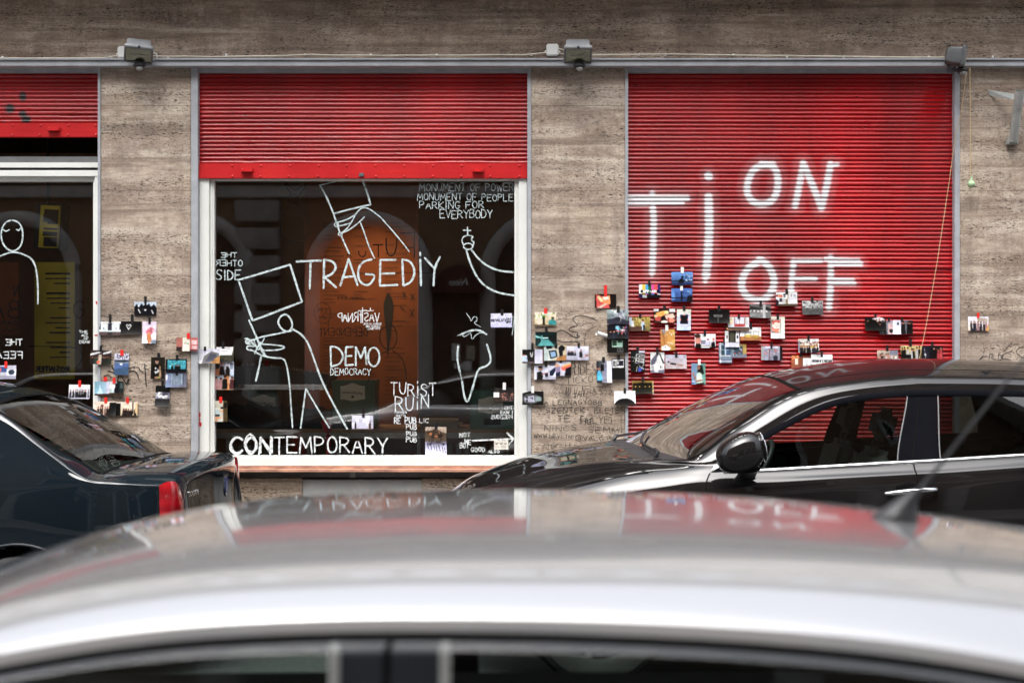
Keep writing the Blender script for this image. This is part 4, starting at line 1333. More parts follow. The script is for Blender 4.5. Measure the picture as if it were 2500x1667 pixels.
def paint(spec, port, seed, hi=1):
    nx, ny = (NY, NX) if port else (NX, NY)
    nx, ny = nx * hi, ny * hi
    u, v = np.meshgrid((np.arange(nx) + .5) / nx, (np.arange(ny) + .5) / ny, indexing='ij')
    img = np.zeros((nx, ny, 3))
    rng = np.random.default_rng(seed)

    def put(mask, c):
        c = np.array(lin(c))
        img[mask] = c
    asp = nx / ny
    for cmd in spec.split(';'):
        a = cmd.split()
        if not a:
            continue
        k = a[0]
        if k == 'g':
            img[:] = np.array(lin(a[1])) * (1 - v[..., None]) + np.array(lin(a[2])) * v[..., None]
        elif k == 'h':
            img[:] = np.array(lin(a[1])) * (1 - u[..., None]) + np.array(lin(a[2])) * u[..., None]
        elif k == 'r':
            x0, y0, x1, y1 = map(float, a[1:5]); put((u >= x0) & (u < x1) & (v >= y0) & (v < y1), a[5])
        elif k == 'e':
            cx, cy, rx, ry = map(float, a[1:5]); put(((u - cx) / rx) ** 2 + ((v - cy) / ry) ** 2 < 1, a[5])
        elif k == 'q':       # polygon
            pts = [tuple(map(float, q.split(','))) for q in a[2:]]
            ins = np.zeros(u.shape, bool)
            for (xa, ya), (xb, yb) in zip(pts, pts[1:] + pts[:1]):
                if ya != yb:
                    ins ^= ((ya > v) != (yb > v)) & (u < (xb - xa) * (v - ya) / (yb - ya) + xa)
            put(ins, a[1])
        elif k == 'l':
            x0, y0, x1, y1, wd = map(float, a[1:6])
            d = seg_dist(u * asp, v, [(x0 * asp, y0), (x1 * asp, y1)]); put(d < wd / 2, a[6])
        elif k == 'n':       # mottling
            amp = float(a[1]); img *= np.clip(1 + rng.normal(0, amp, (nx, ny, 1)), .05, 3)
        elif k == 's':       # speckles: n x0 y0 x1 y1 size colours
            x0, y0, x1, y1, sz = map(float, a[2:7]); cs = a[7].split(',')
            for i in range(int(a[1])):
                cx, cy = rng.uniform(x0, x1), rng.uniform(y0, y1)
                r_ = sz * rng.uniform(.5, 1.3)
                put((np.abs(u - cx) * asp < r_ * rng.uniform(.5, 1.3)) & (np.abs(v - cy) < r_ * rng.uniform(.5, 1.3)), cs[rng.integers(len(cs))])
        elif k == 'c':       # crowd: n x0 x1 ytop ybot coats skins
            x0, x1, yt, yb = map(float, a[2:6]); cs = a[6].split(','); n = int(a[1])
            for i in range(n):
                cx = x0 + (x1 - x0) * (i + .5 + rng.uniform(-.3, .3)) / n
                t0 = yt + rng.uniform(-.05, .08) * (yb - yt) * 1.5
                wd = (x1 - x0) / n * rng.uniform(.42, .62)
                hh = (yb - t0)
                put((np.abs(u - cx) < wd * (.7 + .3 * np.clip((v - t0) / hh, 0, 1))) & (v > t0 + hh * .2) & (v < yb), cs[rng.integers(len(cs))])
                put(((u - cx) / (wd * .48)) ** 2 + ((v - t0 - hh * .10) / (hh * .12)) ** 2 < 1, '%x%x%x' % tuple(np.clip(np.array((12, 8, 6)) + rng.integers(-3, 2), 0, 15)))
                put(((u - cx) / (wd * .5)) ** 2 + ((v - t0 - hh * .03) / (hh * .07)) ** 2 < 1, '211')
        elif k == 't':       # text x0 y0 x1 y1 width colour WORDS_WITH_UNDERSCORES
            x0, y0, x1, y1, wd = map(float, a[1:6])
            for st in hand(a[7].replace('_', ' '), x0 * asp, y0, x1 * asp, y1, jit=float(a[8]) if len(a) > 8 else .03, rise=float(a[9]) if len(a) > 9 else 0):
                put(seg_dist(u * asp, v, st) < wd / 2, a[6])
    for _ in range(1 if hi == 1 else 0):
        p_ = np.pad(img, ((1, 1), (1, 1), (0, 0)), mode='edge')
        img = .36 * img + .16 * (p_[2:, 1:-1] + p_[:-2, 1:-1] + p_[1:-1, 2:] + p_[1:-1, :-2])
    lo = np.kron(rng.normal(1, .10, (nx // 8, ny // 8, 1)), np.ones((8, 8, 1)))
    return np.clip(img, 0, 1) ** 1.28 * lo[:nx, :ny]


def photo(box, port, tape, Y, label, spec, hi=1, group="photo prints taped to the front", curl=None, name="photo_print"):
    global SEED
    SEED += 1
    rng = np.random.default_rng(SEED)
    x0, y0, x1, y1 = box
    img = paint(spec, port, SEED, hi)
    nx, ny = img.shape[:2]
    rot = rng.normal(0, .008)
    cx, cy = (x0 + x1) / 2, y0
    curl = rng.uniform(.004, .016) if curl is None else curl
    side = rng.uniform(-.004, .010)
    U, V_ = np.meshgrid(np.linspace(0, 1, nx + 1), np.linspace(0, 1, ny + 1), indexing='ij')
    PX_ = x0 + (x1 - x0) * U; PY_ = y0 + (y1 - y0) * V_
    ca, sa = math.cos(rot), math.sin(rot)
    QX = cx + (PX_ - cx) * ca - (PY_ - cy) * sa
    QY = cy + (PX_ - cx) * sa + (PY_ - cy) * ca
    YY = Y - curl * V_ ** 2 - side * (2 * U - 1) ** 2 * (.3 + .7 * V_)
    d = (YY * 0 + Y - CAMY) / F
    V = np.stack([(QX - 1250) * d, YY, H - (QY - 855) * d], -1).reshape(-1, 3)
    o0 = W(cx, y0, Y)
    T = mesh_np(name, V, grid_faces(nx + 1, ny + 1)[:, ::-1].tolist(), "photo_paper", None, 180, origin=o0)
    tag(T, label, "sticker" if name == "sticker" else "photo", group)
    at = T.data.color_attributes.new("picture", 'FLOAT_COLOR', 'CORNER')
    ci = np.repeat(img.reshape(-1, 3), 4, 0)
    at.data.foreach_set("color", np.concatenate([ci, np.ones((len(ci), 1))], 1).ravel())
    if tape:
        tc, a, b, c, e = tape
        p, q = W(a, e, Y - .0015), W(c, b, Y - .0015)
        m = MB()
        n = 5
        V, Fc = [], []
        for i in range(n + 1):
            z = q.z + (p.z - q.z) * i / n
            yv = Y - .0012 - (curl * max(0, ((855 - (z - H) / (d.flat[0])) - y0) / (y1 - y0)) ** 2 if True else 0)
            sk = random.uniform(-.0008, .0008)
            for xx in (p.x + sk, q.x + sk):
                V += [(xx, yv - .0012, z), (xx, yv - .0004, z)]
        for i in range(n):
            k = i * 4
            Fc += [[k, k + 2, k + 6, k + 4], [k + 1, k + 5, k + 7, k + 3], [k, k + 4, k + 5, k + 1], [k + 2, k + 3, k + 7, k + 6]]
        m.add(V, Fc)
        m.build("tape", {"k": "black_tape", "r": "red_tape", "w": "white_tape"}[tc], T, 0)
    return T


SEED = 100
PIL, SHT, GLS, FRM = -.004, .036, .086, .026
g1, g2, g3, g4 = "prints on the left pillar", "prints on the window frame and glass", "prints on the middle pillar", "prints on the red shutter"
# ---- left window and left pillar
photo((-12, 892, 40, 925), 0, ("r", 11, 882, 18, 898), GLS, "print of a white shelf with blue packages, on the left window glass", "g dde ccc;r 0 .1 .55 .5 36a;r .1 .2 .3 .45 e63;r .55 .3 1 .75 eef;e .78 .5 .15 .2 456;r 0 .75 1 1 aab;n .1", group=g2)
photo((169, 939, 220, 973), 0, ("r", 191, 928, 198, 944), GLS, "print of a small dark coated group on white, beside the teal saloon", "g fff dde;c 9 .05 .95 .35 .95 112,223,334,111;n .05", group=g2)
photo((328, 737, 382, 770), 0, ("k", 352, 723, 358, 741), PIL, "black and white print of a dark castle like house, topmost on the left pillar", "g cde fff;q 112 0,.35 .12,.15 .2,.4 .33,.1 .42,.3 .5,.05 .58,.25 .66,.08 .75,.35 .88,.15 1,.4 1,1 0,1;l .18 .55 .28 .82 .06 eee;l .78 .6 .86 .85 .06 ddd;e .5 .6 .04 .06 fff;s 8 .3 .5 .7 .8 .02 667;n .15", group=g1)
photo((243, 785, 295, 818), 0, ("k", 266, 767, 272, 788), PIL - .001, "print of a white wall with small hearts, leftmost on the left pillar", "g eee dee;r 0 .15 .06 .6 334;r .4 .12 .58 .65 445;r .93 .15 1 .6 334;e .2 .5 .03 .05 333;e .78 .5 .03 .05 998;r 0 .76 1 1 655;r .4 .8 .6 1 333;n .06", group=g1)
photo((295, 784, 346, 816), 0, ("k", 319.5, 767, 326, 791), PIL, "black print with one white chalk heart", "g 222 111;l .26 .3 .38 .62 .05 eee;l .38 .62 .5 .35 .05 eee;l .26 .3 .33 .25 .05 eee;l .33 .25 .38 .35 .05 eee;l .38 .35 .44 .25 .05 eee;l .44 .25 .5 .35 .05 eee;l .3 .85 .4 .72 .03 555;n .12", group=g1)
photo((348, 785, 382, 838), 1, ("k", 362, 774.5, 368, 791), PIL - .002, "upright print of a pink raised fist on white", "g ede fef;e .5 .48 .24 .16 d78;e .62 .34 .2 .07 e89;r .35 .52 .6 .85 d96;q c84 .3,.6 .62,.6 .75,.97 .45,1;e .85 .93 .22 .1 89a;l .4 .42 .68 .46 .03 a45;l .6 .3 .62 .4 .04 534;n .04", group=g1, curl=.02)
photo((431, 824, 483, 857), 0, ("r", 456, 813, 463.5, 827), PIL - .008, "brown and pink print with a white middle bar, reaching over the metal rail", "h b76 c66;r .3 0 .62 1 eed;r .36 .35 .5 .5 ccb;e .55 .45 .03 .05 333;r 0 .7 .28 1 433;r .7 .2 .95 .5 ecc;r .72 .6 .98 .85 dbb;r .62 .85 1 1 844;n .12", group=g1)
photo((221, 855, 272, 889), 0, ("k", 243.5, 844, 249.5, 859), PIL - .006, "print of a street market crowd with an orange dot, overlapping the left window frame", "g 544 333;q eee 0,.25 .55,.05 .55,.15 0,.4;q eee .6,.2 1,.0 1,.15 .6,.3;r .4 .3 .55 1 cba;c 5 0 .4 .45 1 222,433,254;c 5 .6 1 .4 1 222,332,343;e .4 .85 .08 .12 e63;n .2", group=g1)
photo((280, 863, 315, 915), 1, ("r", 294, 854, 302, 868), PIL, "upright print of a grey blue road with a pale building above", "g dde ccd;s 30 .05 .02 1 .28 .03 667,556;r 0 .3 1 .38 556;r 0 .38 1 1 57a;r 0 .4 1 .46 89a;e .48 .5 .1 .05 eef;r .2 .35 .8 .4 333;q 468 0,.75 1,.6 1,1 0,1;n .06", group=g1)
photo((369, 872, 403, 924), 1, ("k", 384, 861, 391, 875), PIL - .001, "upright dark print of a person in a black printed shirt", "g 332 211;e .42 .2 .13 .12 a87;e .42 .1 .14 .07 322;q 111 .15,.45 .4,.32 .68,.45 .7,1 .12,1;s 9 .25 .5 .55 .75 .04 eee,ccc;q b97 .6,.4 .68,.45 .75,.9 .6,.95;e .5 .95 .25 .05 a86;e .6 .93 .06 .04 8a3;n .1", group=g1)
photo((405, 876, 456, 909), 0, ("k", 429, 866, 435, 880), PIL - .001, "print of a glowing teal stage with dark figures", "g 012 011;r .08 .08 .95 .75 2ab;s 60 .1 .08 .93 .6 .03 7ee,4cc,aff,178;c 4 .25 .75 .45 .85 011,022;r 0 .82 1 1 112;n .1", group=g1)
photo((405, 910, 456, 945), 0, ("k", 429, 906, 435, 916), PIL - .003, "print of pale vertical bars on blue grey, under the teal stage print", "h 89b 778;r .22 .1 .85 .85 456;" + ";".join("r %.2f .1 %.3f .85 cde" % (.24 + k * .06, .262 + k * .06) for k in range(10)) + ";e .55 .5 .1 .15 9ab;e .03 .3 .06 .2 eef;n .06", group=g1)
photo((380, 941, 415, 992), 1, ("k", 394, 928, 400, 943), PIL - .005, "upright black print with a band of silver blobs, lowest on the left pillar", "g 222 111;r 0 .33 1 .62 889;s 26 0 .34 1 .62 .05 eee,bbb,445,667;e .3 .52 .12 .05 eee;e .75 .5 .12 .05 ddd;n .1", group=g1, curl=.03)
photo((231, 931, 284, 965), 0, ("r", 253, 920, 261, 930.5), PIL - .004, "pale blue print of a swan like vase, half covered by the print beside it", "h 8bc cde;q cef .1,1 .22,.5 .2,.25 .27,.25 .3,.5 .42,1;r .55 0 1 1 dde;r 0 .88 1 1 532;n .05", group=g1)
photo((268, 931, 302, 965), 0, ("r", 275, 922, 282, 936), PIL - .006, "print of a black figure on a pale room, overlapping the pale blue print", "h cdd abb;r .5 0 1 1 233;q 112 .3,.2 .6,.1 .75,1 .35,1;e .2 .3 .2 .3 eee;r .75 .1 .95 .5 566;r 0 .82 1 1 432;n .08", group=g1)
photo((231, 980, 284, 1014), 0, ("r", 254.5, 969, 261.5, 984), PIL - .002, "print of people beside a tall black shape, lower left by the dark teal saloon", "g fed dba;c 6 .15 .7 .3 1 332,211,643,221;r .68 .05 1 1 111;e .35 .3 .06 .1 842;n .1", group=g1)
photo((284, 981, 336, 1014), 0, ("r", 308, 969.5, 315, 984), PIL - .001, "print of a smiling crowd before a white wall with a black curtain", "g fed dca;r 0 .1 .2 1 111;c 5 .25 .95 .5 1 322,754,c98,433;r .75 0 .82 .9 222;r .9 .1 1 .8 ec9;n .08", group=g1)
photo((485, 852, 537, 887), 0, ("k", 497.5, 846, 503.5, 856.5), FRM, "print of a grey hill with a yellow field stuck over the white window frame", "g dde eee;q 888 .15,1 .25,.5 .6,.15 .95,.3 1,1;q 667 .3,.9 .55,.3 .85,.4 .8,.8;q b83 .55,1 1,.45 1,1;q c94 .7,.7 .95,.55 .9,.75;n .14", group=g2)
photo((520, 847, 571, 882), 0, ("k", 542, 833, 548, 851), GLS - .002, "print of a white sheet of paper on grey, topmost of the window strip", "g 776 443;q f5f5f5 .15,0 .98,0 .9,.55 .22,.55;l .3 .08 .85 .1 .03 667;l .4 .3 .7 .3 .02 99a;s 20 .1 .65 1 1 .05 222,665;n .1", group=g2)
photo((519, 882, 571, 916), 0, None, GLS - .001, "print of two men and a woman talking, middle of the window strip", "h 854 cde;r .6 .05 1 .7 eef;r .82 .1 .95 .6 abc;e .15 .9 .3 .45 b74;e .2 .35 .14 .2 432;q 211 .3,.95 .36,.35 .52,.35 .6,1;e .42 .2 .07 .12 b87;q 322 .6,1 .62,.4 .7,.3 .8,.5 .82,1;n .06", group=g2)
photo((519, 916, 571, 951), 0, None, GLS, "print of four people standing in a row, lowest of the window strip", "g cde dba;r .55 0 .8 1 d95;c 4 .02 .98 .12 .97 211,633,222,c99;n .06", group=g2)
photo((521, 978, 555, 1029), 1, ("r", 535, 968, 542.5, 983), GLS, "upright print of a white shelf with black and orange boxes", "h eed dcb;r .68 0 1 1 653;r .75 .1 .98 .35 222;r .1 .42 .5 1 cdd;r .05 .65 .45 .75 333;r .1 .78 .5 .86 e92;r .08 .9 .35 .97 e92;r .5 .3 .72 .4 222;r .45 .45 .7 .52 e92;n .06", group=g2)
photo((859, 1014, 911, 1048), 0, ("k", 883.5, 998.5, 890, 1019), GLS, "white print with a small dark bottle at each side", "g eef ccd;r .12 .55 .2 .95 322;r .14 .45 .18 .55 322;r .8 .55 .9 .95 642;r .83 .42 .87 .55 432;r 0 .93 1 1 766;n .04", group=g2)
photo((1038.5, 1042, 1090, 1077), 0, ("k", 1061, 1032, 1068, 1047), GLS - .001, "print of a brown arcaded street with bare trees, above the snowy one", "g cba 876;q 654 0,.3 .5,.15 1,.45 1,.75 0,.75;s 14 .2 .3 .9 .7 .07 b73,543,322;l .1 0 .15 .6 .02 222;l .6 .1 .62 .7 .02 221;l .05 .05 .9 .25 .015 333;r 0 .75 1 1 654;r .35 .2 .4 1 322;r .7 .3 .74 1 322;n .15", group=g2)
photo((1038, 1077, 1090, 1111), 0, None, GLS, "print of dark posts on snow, under the arcaded street print", "g cce eef;s 20 0 0 1 .4 .05 99b,445,ccd;" + ";".join("l %.2f %.2f %.2f %.2f .05 323" % (x, .15 + .05 * k, x + .05, .5 + .06 * k) for k, x in enumerate((.1, .25, .4, .5, .65, .8, .9))) + ";n .12", group=g2)
photo((1205, 946, 1256, 980), 0, ("w", 1227.5, 934, 1235, 951), GLS, "print of a seated audience in a hall, right edge of the window", "g 333 433;r 0 .35 .28 .7 eee;s 14 0 .05 1 .3 .03 222,887,554;s 60 .3 .4 1 .95 .04 a76,533,867,322,b87;r 0 .75 .4 1 432;n .2", group=g2)
photo((1198, 765, 1250, 799), 0, ("k", 1222, 755, 1229, 770), GLS, "white card reading REVOLUTION OFF", "g eef cce;t .04 .42 .70 .58 .05 223 REVOLUTI .05;t .72 .34 .92 .48 .05 223 ON;t .72 .55 .95 .70 .05 223 OFF", 2, group=g2)
photo((1206, 1071, 1241, 1097), 0, None, GLS - .001, "pale sticker with three small tick marks beside the white arrow", "g eeeae0 dedbd0;l .2 .12 .8 .12 .05 baa;l .12 .38 .18 .5 .06 332;l .18 .5 .3 .36 .06 332;l .42 .38 .48 .5 .06 332;l .48 .5 .6 .36 .06 332;l .72 .38 .78 .5 .06 332;l .78 .5 .9 .36 .06 332;l .1 .75 .9 .75 .08 cbb", group=g2, name="sticker", curl=.001)
# ---- middle pillar
photo((1452, 718, 1504, 752), 0, ("r", 1474.7, 696, 1482, 723), PIL, "red and orange print of playing cards on a table, hung on a long red tape", "h 411 211;q d31 .05,.0 .6,.3 .7,1 .1,1;q eda .1,.2 .2,.1 .45,.5 .3,.6;q e94 .35,.15 .7,.1 .75,.7 .4,.75;q fed .35,.25 .6,.15 .7,.35 .45,.42;q dcb .1,.95 .5,.65 .6,.72 .3,1;q 211 .72,.1 .95,.05 1,1 .75,1;n .08", group=g3)
photo((1305, 762, 1358, 797), 0, ("r", 1328, 752, 1335.5, 765), PIL, "print of people in a bright green garden, one in turquoise", "g fed cb8;s 26 0 .05 1 .5 .08 ded,8a5,dc8,eed;e .22 .65 .13 .2 edc;q 332 .36,.9 .38,.35 .46,.3 .5,.95;e .82 .75 .18 .25 2aa;e .84 .42 .07 .1 653;r 0 .88 1 1 765;n .1", group=g3)
photo((1307, 810, 1359, 844), 0, ("k", 1330.5, 799.5, 1337, 811), PIL - .001, "print of an empty teal lit underground corridor", "g 044 144;q 9dd 0,.25 .42,.45 .42,.5 0,.4;q 033 0,0 1,0 .6,.4 .4,.4;r .35 .4 .6 .48 dff;q 5aa .35,.55 .6,.55 .9,1 .1,1;q 022 .65,.3 1,.1 1,.85 .65,.6;q 7bb .28,.25 .33,.25 .33,.7 .28,.75;n .06", group=g3)
photo((1275, 853, 1327, 887), 0, ("k", 1297, 837, 1303, 855), PIL - .010, "print of a white shirted man at night beside a pale board", "h 222 222;r .58 0 1 1 ccd;r .95 0 1 1 633;c 1 .02 .3 .25 1 cde;l .38 .2 .42 .5 .04 eee;l .5 .2 .46 .55 .04 eee;r 0 .88 .55 1 655;n .08", group=g3)
photo((1328, 843, 1382, 880), 0, ("k", 1355, 838, 1361, 850), PIL - .006, "print of a camera operator filming a tilted monitor", "h cdd dca;q 222 .2,.35 .55,.3 .62,.75 .28,.9;q 9bd .28,.45 .5,.4 .55,.7 .33,.8;q 223 .1,.05 .35,0 .38,.2 .12,.25;e .8 .2 .15 .2 222;q 223 .65,.2 .85,.2 .85,1 .72,1;q b84 .6,.8 1,.6 1,1 .5,1;n .06", group=g3)
photo((1383, 845, 1437, 879), 0, ("k", 1410, 838, 1416, 849), PIL - .003, "print of people standing about in a wide white hall", "g eef aab;c 5 .02 .45 .35 .7 222,334;c 1 .6 .75 .3 .8 222;q b75 .62,.95 .85,.75 1,.7 .95,.6 .85,.55 .85,.8;n .05", group=g3)
photo((1304, 892, 1357, 926), 0, ("k", 1329.5, 882, 1336, 896), PIL - .002, "print of a man in a dark cap and leather jacket pointing", "g eef dde;q 222 .12,1 .12,.5 .3,.4 .42,.6 .4,1;e .3 .25 .09 .14 c97;e .29 .12 .1 .08 222;l .38 .65 .65 .5 .08 c98;r .5 .55 .65 .85 334;r .65 .3 .8 .8 ccd;r .42 .8 1 1 bbc;n .06", group=g3)
photo((1342, 882, 1394, 917), 0, ("k", 1366, 877, 1372, 886), PIL - .006, "print of colourful demonstrators with a red and yellow banner", "g eef ccd;r 0 .0 .3 .3 667;q e64 .5,.4 1,.2 1,.6 .6,.65;q fc5 .6,.3 1,.1 1,.2 .65,.4;q 235 .0,.7 .3,.35 .5,.5 .5,1 0,1;e .35 .3 .1 .15 eb9;q a9b .25,.4 .5,.35 .5,.7 .3,.8;q 112 .75,.5 1,.35 1,1 .7,1;l .52 .4 .54 1 .04 dcc;n .1", group=g3)
photo((1482, 756, 1534, 791), 0, ("k", 1506, 747, 1513, 762), PIL - .008, "black and white print of trees and fog, topmost of three stacked prints", "g bcc 566;s 40 .2 0 .9 .6 .07 eee,99a,ccd,778;q 445 0,.7 .5,.5 1,.8 1,1 0,1;l .75 .2 .6 .9 .04 ccc;l .55 .5 .65 1 .05 333;n .14", group=g3)
photo((1482.5, 792, 1534.5, 826), 0, None, PIL - .0078, "print of a dark crowded street with turquoise light, middle of three stacked prints", "g 223 222;q 9de .4,.1 .55,.1 .58,.8 .42,.8;s 24 .3 .1 1 .8 .05 e56,89c,eee,5bc;c 6 .1 1 .4 1 111,223,234;l .65 .6 .9 .1 .03 e68;n .1", group=g3)
photo((1482, 827, 1534, 861), 0, None, PIL - .0076, "black print showing two small pale green pictures, lowest of three stacked prints", "g 111 111;r .22 .08 .72 .58 acb;r .25 .12 .45 .5 354;r .5 .1 .7 .28 354;r .47 .65 .75 .95 888;r .5 .7 .6 .9 222;r .63 .7 .72 .9 333;n .08", group=g3)
photo((1456, 881, 1493, 934), 1, ("k", 1470, 871, 1476.5, 885), PIL - .001, "upright print of a person in a turquoise shirt facing a grey wall", "h 223 abb;r .38 0 .68 1 99a;r .68 0 1 1 eef;r .28 .15 .5 .45 112;e .15 .37 .12 .07 a76;q 3bd .03,.9 .05,.5 .2,.42 .35,.6 .38,.9;r .05 .9 .35 1 222;r .55 .35 .65 .42 89c;l .85 .3 .83 .7 .02 99a;n .05", group=g3, curl=.025)
photo((1493, 875, 1526, 926), 1, ("k", 1507, 866, 1513.5, 878), PIL - .003, "upright black print with two framed black and white pictures on top", "g 222 181818;r .06 .04 .92 .44 eee;r .14 .1 .46 .36 334;r .54 .1 .86 .36 334;s 14 .15 .1 .85 .36 .05 aaa,ccc,111;n .06", group=g3)
photo((1275, 955, 1327, 988), 0, ("w", 1297.5, 942, 1304, 959), PIL - .010, "dark print of a lit display shelf, reaching from window frame to pillar", "g 222 222;e .4 .55 .42 .38 666;q ccd .1,.45 .55,.3 .58,.8 .12,.75;s 10 .2 .4 .52 .72 .05 445,223;q 9aa .6,.35 .9,.4 .9,.7 .6,.75;q eee 0,0 .3,0 0,.15;n .08", group=g3)
photo((1499, 954, 1551, 988), 0, ("k", 1522.5, 947, 1528.5, 960), PIL - .010, "white print with a big black half disc, reaching from pillar to shutter", "g fff fff;e .5 1.12 .52 .60 0b0b0b;l .15 .52 .35 .42 .025 433", group=g3)
# ---- right shutter
photo((1560, 694, 1612, 727), 0, ("k", 1582, 686, 1588.5, 698.5), SHT, "print of television colour bars reading OFF-AIR", "g 112 112;r 0 0 .15 .68 fff;r .15 0 .3 .68 fd2;r .3 0 .44 .68 2be;r .44 0 .57 .68 084;r .57 0 .71 .68 e2a;r .71 0 .87 .68 e23;r .87 0 1 .68 428;r .07 .42 .95 .64 111;r 0 .62 .1 .68 fff;r .3 .7 .44 .76 c28;r .57 .7 .71 .78 28c;r .86 .7 1 .78 eee;r 0 .78 .15 1 216;r .17 .78 .36 1 ccc;t .2 .455 .82 .605 .055 fff OFF-AIR .0", 2, group=g4)
photo((1639, 664, 1691, 696), 0, ("w", 1662, 652, 1669.5, 667), SHT, "blue print of a sitting dark silhouette, topmost on the shutter", "h 5ae 69c;g 6ae 247;r 0 .65 1 .75 124;q 012 .3,.9 .32,.65 .42,.5 .5,.45 .58,.6 .6,.9;e .52 .38 .07 .09 012;s 26 .65 .2 1 .7 .04 112,245,cde;r 0 .85 1 1 136;l .6 0 .6 .4 .04 8bd;n .07", group=g4)
photo((1639, 704, 1690, 737), 0, ("w", 1660.5, 697, 1667.5, 709), SHT, "blue print of a standing dark silhouette with a bent back", "g 48d 136;q 59d 0,0 .1,0 .2,.8 0,.9;r 0 .65 .7 .74 024;q 012 .43,.95 .46,.35 .52,.3 .54,.6 .52,.95;e .5 .3 .06 .06 012;l .5 .33 .66 .3 .04 012;s 18 .65 .2 1 .6 .04 acd,58b,124;e .88 .85 .15 .35 112;n .07", group=g4)
photo((1536, 774, 1587, 808), 0, ("k", 1560, 767, 1566, 777.5), SHT, "print of two people before golden reeds", "g cb5 763;r 0 0 .12 .6 cde;s 50 .2 0 .95 .7 .05 dc6,a83,eda,862;c 1 .13 .27 .15 .75 eee;c 1 .6 .8 .1 .95 cde;r .64 .55 .76 .95 234;q 643 0,.7 .6,.65 .6,1 0,1;n .14", group=g4)
photo((1596, 754, 1648, 789), 0, ("k", 1618.5, 745.5, 1625.5, 757), SHT, "print of a mural of yellow, white and red round shapes", "g 322 411;r 0 0 .22 .2 eee;r .72 0 1 .22 eee;q fb2 .1,.3 .5,.1 .6,.35 .25,.6;q ecb .5,.45 .9,.3 1,.6 .6,.75;e .25 .7 .2 .16 c42;e .6 .25 .1 .14 fea;e .82 .8 .16 .15 e86;q 211 .35,.55 .55,.5 .5,.8 .3,.85;e .1 .5 .08 .1 fc9;e .5 .9 .16 .08 fed;r .64 .6 .72 .9 a33;n .1", group=g4)
photo((1653, 755, 1687, 806), 1, ("k", 1667, 745.5, 1673.5, 759), SHT, "upright white print with a black square framed in blue and orange", "g eed cdf;r .2 .22 .86 .78 eef;r .22 .26 .8 .71 247;r .28 .3 .72 .66 222;r .45 .26 .58 .29 e86;r .22 .44 .27 .54 e75;r .74 .44 .8 .54 e75;n .03", group=g4)
photo((1730, 756, 1781, 789), 0, ("k", 1752, 746, 1759, 760.5), SHT, "black print of a faint grey signboard on a post", "g 121212 0a0a0a;r .26 .36 .64 .54 999;r .29 .4 .61 .5 666;r .43 .58 .46 .95 999;n .1", group=g4)
photo((1612, 804, 1647, 855), 1, ("w", 1624.5, 793, 1631.5, 808), SHT - .001, "upright yellow print with white dots and a white dice like shape at its foot", "h d92 da3;r .08 0 .3 .22 9ab;s 16 .35 .1 .95 .3 .02 ffe,fea;s 22 .5 .55 .95 .75 .022 fff,fea;q f5f5f5 .05,.82 .4,.73 .72,.9 .6,1 .08,1;e .33 .85 .06 .03 334;l .15 .1 .3 .7 .06 b71;n .05", group=g4)
photo((1696, 815, 1747, 849), 0, ("k", 1718, 805, 1724, 820.5), SHT, "print of a man in profile raising his hand to a white wall", "g fff eef;e .16 .45 .14 .35 d98;e .14 .15 .15 .15 532;q 111 0,1 .05,.7 .25,.7 .35,.85 .3,1;q 111 .7,1 .82,.6 .95,.55 1,1;e .9 .4 .06 .12 d98;r .3 .45 .55 .75 99a;r .5 .55 .72 .8 cce;r .58 .35 .68 .48 a36;r .3 .82 .8 .95 bba;n .05", group=g4)
photo((1777.5, 774, 1829, 807), 0, ("k", 1801, 767, 1806.5, 778.5), SHT - .004, "print of a room with white walls and a red bench under two windows", "g eee dde;r 0 .05 .22 .55 edb;r .3 .02 .82 .65 a32;r .34 0 .78 .5 eef;s 14 .35 .05 .76 .45 .04 bcd,dee;r .54 0 .57 .5 b43;r .3 .52 .8 .72 b22;r .82 .0 .9 .75 ddd;r 0 .75 1 .88 554;r 0 .88 1 1 865;n .07", group=g4)
photo((1770, 795, 1805, 847), 1, ("k", 1785, 790, 1790, 796), SHT - .002, "upright print of a white stall front with a dark sign above", "g 333 222;r 0 0 .6 .12 522;r .1 .1 .85 .18 e73;e .2 .13 .06 .04 fc5;r 0 .25 .25 .8 eee;r .75 .25 1 .8 eee;r .35 .3 .65 .78 665;r .08 .45 .2 .6 445;r .8 .45 .95 .6 445;q dde 0,.8 1,.8 1,1 0,1;r .03 .78 1 .8 555;n .1", group=g4)
photo((1807, 799, 1858, 831), 0, ("k", 1830.5, 788, 1836.5, 803.5), SHT - .001, "print of two yellow seated chairs on a wooden floor", "g f5f5f5 eee;r 0 .7 1 1 b71;l .2 .45 .5 .4 .04 444;l .22 .45 .22 .8 .03 432;l .5 .3 .52 .75 .03 433;l .65 .3 .9 .33 .04 444;l .65 .3 .64 .7 .03 443;l .9 .33 .86 .9 .03 443;r .22 .55 .5 .75 cb2;r .55 .58 .88 .8 ca2;s 14 .3 .75 .9 .95 .03 642,531;n .05", group=g4)
photo((1755, 837, 1787, 886), 1, ("k", 1766, 825, 1771, 841), SHT - .0015, "upright grey blue print of a tall window", "g bcd 789;r .1 0 .16 1 eee;r .2 .12 .45 .6 467;r .55 .1 .9 .6 579;l .2 .35 .9 .35 .02 cde;r .46 .05 .54 .62 def;r .1 .62 .9 .66 eee;r 0 .75 1 .8 9ac;r 0 .9 1 .93 eef;n .12", group=g4)
photo((1786, 840, 1822, 873), 0, None, SHT - .0012, "print of a blue shed interior with a yellow edge, beside the tall window print", "h 789 ca4;q 467 .1,.3 .75,.15 .75,.8 .1,.85;s 26 .1 .25 .8 .8 .06 345,bcd,c43,678;q 889 0,.85 1,.7 1,1 0,1;n .1", group=g4)
